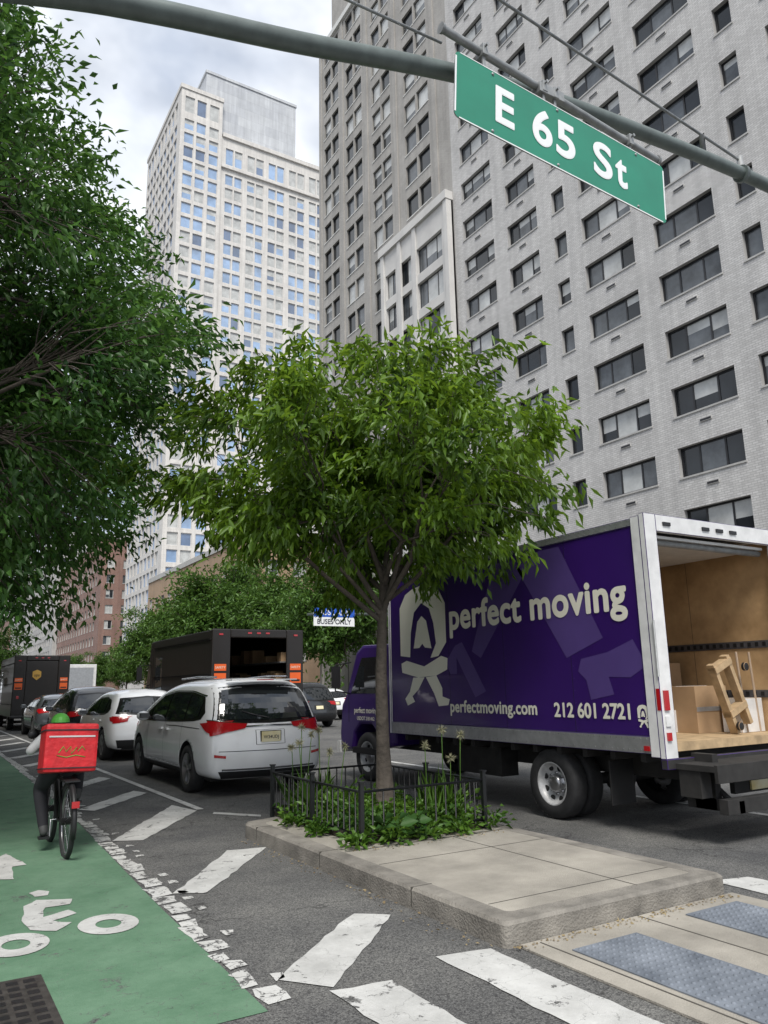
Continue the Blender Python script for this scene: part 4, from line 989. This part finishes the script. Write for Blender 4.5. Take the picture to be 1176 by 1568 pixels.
g.build('wheels',tk)
prof=[(10.95,.62),(10.95,2.05),(11.1,2.26),(12.0,2.28),(12.22,2.16),(12.62,1.42),(12.78,1.25),(12.85,.75),(12.82,.48),(12.38,.48),(12.30,.78),(12.1,.93),(11.7,.93),(11.5,.78),(11.42,.55)]
g=MB(); xa,xb=6.78,8.85
g.poly([(xa,a_,b_) for a_,b_ in prof],'purple'); g.poly([(xb,a_,b_) for a_,b_ in prof[::-1]],'purple')
for i in range(len(prof)):
    p=prof[i];q=prof[(i+1)%len(prof)]; g.poly([(xa,p[0],p[1]),(xb,p[0],p[1]),(xb,q[0],q[1]),(xa,q[0],q[1])],'purple')
g.build('cab',tk,bevel=.05)
g=MB()
g.poly([(xa-.004,a_,b_) for a_,b_ in [(11.3,1.45),(11.3,2.06),(12.02,2.06),(12.42,1.45)]],'carglass'); g.poly([(xb+.004,a_,b_) for a_,b_ in [(11.3,1.45),(11.3,2.06),(12.02,2.06),(12.42,1.45)]],'carglass')
g.poly([(xa+.12,12.285,2.07),(xb-.12,12.285,2.07),(xb-.12,12.60,1.48),(xa+.12,12.60,1.48)],'carglass')
for yv in (11.2,12.5): g.box(xa-.003,xa-.001,yv,yv+.012,.95,2.15,'black')
g.box(xa-.03,xa-.002,11.32,11.48,1.28,1.31,'black'); g.tube([(xa,12.4,2.0),(xa-.25,12.55,1.95),(xa-.25,12.55,1.5),(xa,12.45,1.45)],.014,8,'black'); g.box(xa-.33,xa-.17,12.5,12.55,1.55,1.93,'black')
g.box(xa-.02,xa+.1,11.45,12.35,.44,.54,'black'); g.box(xa-.01,xb+.01,12.83,12.95,.42,.62,'truckwhite')
g.build('cab_fittings',tk)
text('perfect moving','door_text','cream',mat_side(xa-.004,12.3,1.12),width=.8,parent=tk,bold=.003)
text('USDOT 2181462','door_text','cream',mat_side(xa-.004,12.2,1.0),width=.6,parent=tk,bold=.002)

# ------------------------------------------------------------------ step vans
def stepvan(name,x0,y0,w=2.42,L=6.6,Hh=3.02,open_=True):
    r=empty(name,(x0,y0,0)); g=MB()
    g.box(0,.05,.02,L-1.2,.55,Hh-.02,'brown'); g.box(w-.05,w,.02,L-1.2,.55,Hh-.02,'brown'); g.box(.051,w-.051,.05,L-1.2,Hh-.07,Hh-.01,'brown')
    prof=[(L-1.199,.55),(L-1.199,Hh-.02),(L-.9,Hh-.05),(L-.55,1.75),(L,1.35),(L+.05,.5),(L-.3,.5)]
    g.poly([(0,a_,b_) for a_,b_ in prof],'brown'); g.poly([(w,a_,b_) for a_,b_ in prof],'brown')
    for i in range(len(prof)-1):
        p=prof[i];q=prof[i+1]; g.poly([(0,p[0],p[1]),(w,p[0],p[1]),(w,q[0],q[1]),(0,q[0],q[1])],'brown')
    pw=.46
    g.box(-.01,pw,-.02,.019,.55,Hh,'brown'); g.box(w-pw,w+.01,-.02,.019,.55,Hh,'brown'); g.box(pw+.001,w-pw-.001,-.018,.018,Hh-.22,Hh-.001,'brown')
    g.box(-.02,w+.02,-.2,-.021,.5,.62,'black'); g.box(.051,w-.051,.02,L-1.3,.62,.70,'dirty_black')
    if not open_: g.box(pw+.002,w-pw-.002,-.008,.012,.62,Hh-.23,'brown')
    for z in (1.05,1.9,2.75): g.box(-.018,-.0005,.1,L-1.3,z,z+.035,'black')
    g.build('body',r,bevel=.03)
    g=MB()
    if open_:
        for sx in (0,1):
            xa=.06 if sx==0 else w-.5
            for z in (1.1,1.65,2.2): g.box(xa,xa+.44,.3,L-1.6,z,z+.03,'galv')
            for i in range(14):
                z=random.choice((1.13,1.68,2.23)); yv=.3+i*.33; g.box(xa+.03,xa+.38,yv,yv+.26,z,z+random.uniform(.15,.4),'cardboard')
        g.box(.05,w-.05,L-1.35,L-1.3,.7,Hh-.1,'dirty_black')
    for xx in (.06,w-.36):
        g.box(xx,xx+.30,-.027,-.0205,2.0,2.16,'orange'); g.box(xx,xx+.30,-.027,-.0205,1.68,1.94,'orange')
        g.box(xx+.03,xx+.27,-.03,-.0275,1.72,1.77,'black'); g.box(xx+.1,xx+.2,-.04,-.0205,1.3,1.42,'redlamp'); g.box(xx+.1,xx+.2,-.04,-.0205,2.86,2.90,'redlamp')
    for i in range(3): g.box(w/2-.3+i*.24,w/2-.2+i*.24,-.03,-.0185,Hh-.12,Hh-.08,'redlamp')
    if not open_:
        g.poly([(w/2-.37,-.03,2.42),(w/2-.2,-.03,2.5),(w/2-.03,-.03,2.42),(w/2-.03,-.03,2.2),(w/2-.2,-.03,2.06),(w/2-.37,-.03,2.2)],'gold')
    g.poly([(-.004,L-.95,1.6),(-.004,L-.95,2.4),(-.004,L-.78,2.4),(-.004,L-.5,1.75)],'carglass')
    g.box(-.004,-.001,L-2.2,L-1.5,1.0,2.5,'carglass')
    g.tube([(0,L-.8,2.3),(-.28,L-.7,2.3),(-.28,L-.7,1.8),(0,L-.7,1.7)],.014,6,'black'); g.box(-.36,-.2,L-.74,L-.7,1.85,2.25,'black')
    g.build('fittings',r)
    g=MB()
    for yv in (1.3,L-.9):
        for x,s in ((.14,-1),(w-.14,1)): wheel(g,(x,yv,.40),.40,.24,.25,'steelrim',s,truck=True)
    g.build('wheels',r)
    text('SAFETY','label_text','cream',mat_back(.08,-.032,2.05),width=.26,parent=None).parent=r
    text('SAFETY','label_text','cream',mat_back(w-.34,-.032,2.05),width=.26,parent=None).parent=r
    if not open_: text('ups','shield_text','brown',mat_back(w/2-.31,-.034,2.22),width=.22,parent=None,offset=.01).parent=r
    return r
stepvan('delivery_step_van',6.2,18.4)
stepvan('delivery_step_van',3.65,36.3,w=2.2,Hh=3.1,open_=False)
r=empty('box_truck',(7.6,52,0)); g=MB(); g.box(0,2.4,0,5,.9,3.2,'truckwhite'); g.box(.2,2.2,5.1,6.8,.6,2.2,'truckwhite'); g.box(.1,2.3,.2,6.6,.5,.88,'dirty_black')
for yv in (1.2,5.9):
    for x,s in ((.2,-1),(2.2,1)): wheel(g,(x,yv,.42),.42,.24,.26,'steelrim',s,truck=True)
g.box(.1,.25,-.02,-.001,1.0,1.15,'redlamp'); g.box(2.15,2.3,-.02,-.001,1.0,1.15,'redlamp'); g.box(.15,2.25,-.01,-.0005,1.0,3.0,'alu')
g.build('body',r,bevel=.03)

r=empty('bus_lane_sign'); g=MB()
g.box(17.5,19.9,36,36.03,4.62,5.55,'signwhite'); g.box(17.5,19.9,35.99,35.999,5.09,5.55,'signblue'); g.tube([(17.2,36.1,5.2),(26.2,36.1,5.5)],.07,10,'armpaint'); g.tube([(26.2,36.1,0),(26.2,36.1,7)],[.14,.09],10,'armpaint')
g.build('panel',r)
text('BUS LANE','line_one','signwhite',mat_back(17.8,35.985,5.19),width=1.8,parent=r,offset=.01); text('BUSES ONLY','line_two','plate_ink',mat_back(17.7,35.985,4.73),width=2.0,parent=r,offset=.01)

# ------------------------------------------------------------------ cyclist
cyc=empty('cyclist')
bx=1.46
g=MB()
def bwheel(cy_,r=.335):
    n=40
    g.tube([(bx,cy_+r*math.cos(2*math.pi*i/n),r+.0+r*math.sin(2*math.pi*i/n)) for i in range(n+1)],.024,8,'tire',cap=False)
    g.tube([(bx,cy_+(r-.03)*math.cos(2*math.pi*i/n),r+(r-.03)*math.sin(2*math.pi*i/n)) for i in range(n+1)],.012,6,'rim',cap=False)
    for i in range(18):
        a_=2*math.pi*i/18; g.tube([(bx+(.03 if i%2 else -.03),cy_,r),(bx,cy_+(r-.03)*math.cos(a_),r+(r-.03)*math.sin(a_))],.0018,4,'rim',cap=False)
    g.tube([(bx-.06,cy_,r),(bx+.06,cy_,r)],.035,10,'black')
bwheel(8.58);bwheel(9.62)
BB=(bx,9.02,.30)
fr=[((bx,8.98,.72),BB,.022),((bx,9.0,.66),(bx,9.42,.82),.022),(BB,(bx,9.44,.72),.03),((bx,9.42,.92),(bx,9.5,.62),.024)]
for p,q,rad in fr: g.tube([p,q],rad,8,'black')
for sx in (-.055,.055):
    g.tube([(bx+sx,8.58,.335),(bx+sx*.5,9.0,.30)],.013,6,'black'); g.tube([(bx+sx,8.58,.335),(bx+sx*.4,8.97,.66)],.011,6,'black'); g.tube([(bx+sx,9.62,.335),(bx+sx,9.52,.62)],.016,6,'black')
g.tube([(bx-.05,9.5,.62),(bx+.05,9.5,.62)],.02,6,'black')
g.tube([(bx,8.58+.37*math.cos(a_),.335+.37*math.sin(a_)) for a_ in [math.radians(x) for x in range(30,200,14)]],.026,6,'black')
g.box(bx-.07,bx+.07,8.42,8.9,.715,.73,'black'); g.box(bx-.035,bx+.035,8.19,8.215,.50,.56,'redlamp')
g.tube([(bx,8.78,.80),(bx,8.9,.82),(bx,9.08,.80)],[.075,.07,.02],10,'black'); g.tube([(bx,8.95,.6),(bx,8.92,.8)],.014,6,'galv')
g.tube([(bx-.30,9.36,.97),(bx-.15,9.45,.99),(bx+.15,9.45,.99),(bx+.30,9.36,.97)],.012,8,'black'); g.tube([(bx,9.42,.9),(bx,9.44,.99)],.016,6,'black')
g.tube([(bx-.02,9.02,.30),(bx-.09,9.02,.30),(bx-.09,9.0,.14),(bx-.17,9.0,.14)],.01,6,'rim'); g.tube([(bx+.02,9.02,.30),(bx+.09,9.02,.30),(bx+.09,9.04,.46),(bx+.17,9.04,.46)],.01,6,'rim')
g.box(bx-.20,bx-.10,8.95,9.05,.125,.15,'black'); g.box(bx+.10,bx+.20,8.99,9.09,.445,.47,'black')
g.lathe((bx+.05,9.02,.30),(1,0,0),[(.001,0),(.09,0),(.09,.008),(.001,.008)],20,'rim')
for sx in (-1,1): g.tube([(bx+sx*.22,9.42,1.0),(bx+sx*.27,9.40,1.12)],.006,5,'black'); g.lathe((bx+sx*.28,9.40,1.14),(0,1,0),[(.001,-.01),(.045,-.01),(.045,.01),(.001,.01)],12,'black')
g.build('bicycle',cyc)
J=[(0,8.86,.90,.15,.12),(0,8.98,1.01,.15,.11),(0,9.12,1.09,.17,.11),(0,9.24,1.14,.13,.09),(0,9.33,1.17,.055,.055),
   (-.19,9.19,1.11,.07,.07),(-.33,9.12,.98,.05,.05),(-.29,9.34,.99,.036,.036),
   (.19,9.19,1.11,.07,.07),(.33,9.12,.98,.05,.05),(.29,9.34,.99,.036,.036),
   (-.11,8.90,.84,.11,.11),(-.19,9.20,.60,.08,.08),(-.16,9.0,.24,.052,.052),(-.15,8.96,.18,.045,.04),(-.15,9.10,.17,.035,.03),
   (.11,8.90,.84,.11,.11),(.19,9.28,.78,.08,.08),(.16,9.05,.56,.055,.055),(.15,9.0,.50,.045,.04),(.15,9.14,.485,.035,.03)]
E=[(0,1),(1,2),(2,3),(3,4),(3,5),(5,6),(6,7),(3,8),(8,9),(9,10),(0,11),(11,12),(12,13),(13,14),(14,15),(0,16),(16,17),(17,18),(18,19),(19,20)]
EM=['jacket','jacket','jacket','skin','sleeve','sleeve','skin','sleeve','sleeve','skin','trousers','trousers','trousers','shoe','shoe','trousers','trousers','trousers','shoe','shoe']
me=bpy.data.meshes.new('rider_body'); me.from_pydata([(bx+j[0],j[1],j[2]) for j in J],E,[]); o=bpy.data.objects.new('rider_body',me); COL.objects.link(o)
sk=o.modifiers.new('skin','SKIN'); sk.use_smooth_shade=True
for i,j in enumerate(J): me.skin_vertices[0].data[i].radius=(j[3],j[4])
me.skin_vertices[0].data[0].use_root=True
ss=o.modifiers.new('ss','SUBSURF'); ss.levels=2
bpy.context.view_layer.update(); m2=bpy.data.meshes.new_from_object(o.evaluated_get(bpy.context.evaluated_depsgraph_get())); o.modifiers.clear(); o.data=m2
ml=['jacket','sleeve','trousers','skin','shoe']
m2.materials.clear()
for k in ml: m2.materials.append(M[k])
JV=[Vector((bx+j[0],j[1],j[2])) for j in J]
for p in m2.polygons:
    c=p.center; best=9;bk='jacket'
    for e,k in zip(E,EM):
        a_,b_=JV[e[0]],JV[e[1]]; t_=max(0,min(1,(c-a_).dot(b_-a_)/max(1e-9,(b_-a_).length_squared))); 
        rad=(J[e[0]][3]*(1-t_)+J[e[1]][3]*t_); d_=(c-(a_+(b_-a_)*t_)).length-rad
        if d_<best: best=d_;bk=('sleeve' if (k=='skin' and t_<.6 and e in ((6,7),(9,10))) else k)
    p.material_index=ml.index(bk); p.use_smooth=True
o.parent=cyc
g=MB()
hc=Vector((bx,9.42,1.215))
def blob(c,rx,ry,rz,k,n=16,m=10,z0=-1,z1=1):
    for i in range(m):
        a0=-math.pi/2+math.pi*(i/m); a1=-math.pi/2+math.pi*((i+1)/m)
        for j in range(n):
            t0=2*math.pi*j/n;t1=2*math.pi*(j+1)/n
            if math.sin((a0+a1)/2)<z0 or math.sin((a0+a1)/2)>z1: continue
            g.poly([(c[0]+rx*math.cos(a)*math.cos(t),c[1]+ry*math.cos(a)*math.sin(t),c[2]+rz*math.sin(a)) for a,t in ((a0,t0),(a0,t1),(a1,t1),(a1,t0))],k,smooth=True)
blob(hc,.078,.098,.12,'skin'); blob(hc+Vector((0,-.012,.02)),.083,.098,.115,'jacket',z0=-.3)
blob(hc+Vector((0,-.005,.045)),.098,.13,.10,'greenprint',z0=-.05)
for sx in (-1,1): blob(hc+Vector((sx*.08,0,-.005)),.014,.022,.032,'skin',8,6); blob(hc+Vector((sx*.03,.086,.012)),.012,.01,.01,'signwhite',8,6)
blob(hc+Vector((0,.1,-.02)),.014,.02,.024,'skin',8,6); blob(hc+Vector((0,.088,-.055)),.026,.012,.008,'redbag',8,6)
for sx in (-1,1):
    hx=bx+sx*.285; blob(Vector((hx,9.35,1.0)),.04,.05,.022,'skin',10,6)
    for i in range(4):
        fx=hx+(i-1.5)*.021; L_=(.9,1,.95,.78)[i]
        g.tube([(fx,9.375,1.008),(fx,9.406,1.0),(fx,9.405,.975),(fx,9.385,.958+.01*(1-L_))],[.0095,.009,.008,.007],6,'skin')
    g.tube([(hx-sx*.04,9.35,1.0),(hx-sx*.055,9.37,.985),(hx-sx*.05,9.385,.965)],[.011,.01,.008],6,'skin')
g.build('head_and_hands',cyc)
g=MB()
RB=Matrix.Translation((bx-.01,8.74,1.02))@Matrix.Rotation(math.radians(-6),4,'X')@Matrix.Rotation(math.radians(2),4,'Y')
g.box(-.255,.255,-.19,.19,-.235,.235,'redbag',RB)
g.build('delivery_bag',cyc,bevel=.03)
g=MB()
g.box(-.262,.262,-.197,.197,.165,.178,'jacket',RB); g.box(-.262,.262,-.197,.197,-.20,-.19,'jacket',RB); g.box(-.22,.22,-.196,-.19,.10,.115,'sleeve',RB); g.box(-.05,.05,-.05,.05,.236,.25,'jacket',RB)
for sx in (-.2,.2): g.tube([RB@Vector((sx*.6,.19,.2)),RB@Vector((sx*.7,.33,.2)),RB@Vector((sx*.7,.25,-.1))],.015,6,'jacket')
pts=[(-.12,-.03),(-.08,.03),(-.05,-.02),(-.01,.03),(.0,-.04),(.05,.02),(.06,-.02),(.10,.03),(.13,-.01)]
g.tube([RB@Vector((x,-.193,z-.02)) for x,z in pts],.004,6,'greenprint'); g.tube([RB@Vector((x*.9,-.193,-.085+.01*math.sin(x*30))) for x in (-.15,-.05,.05,.15)],.004,6,'greenprint')
g.build('bag_trim',cyc)
print('objs',len(bpy.data.objects))
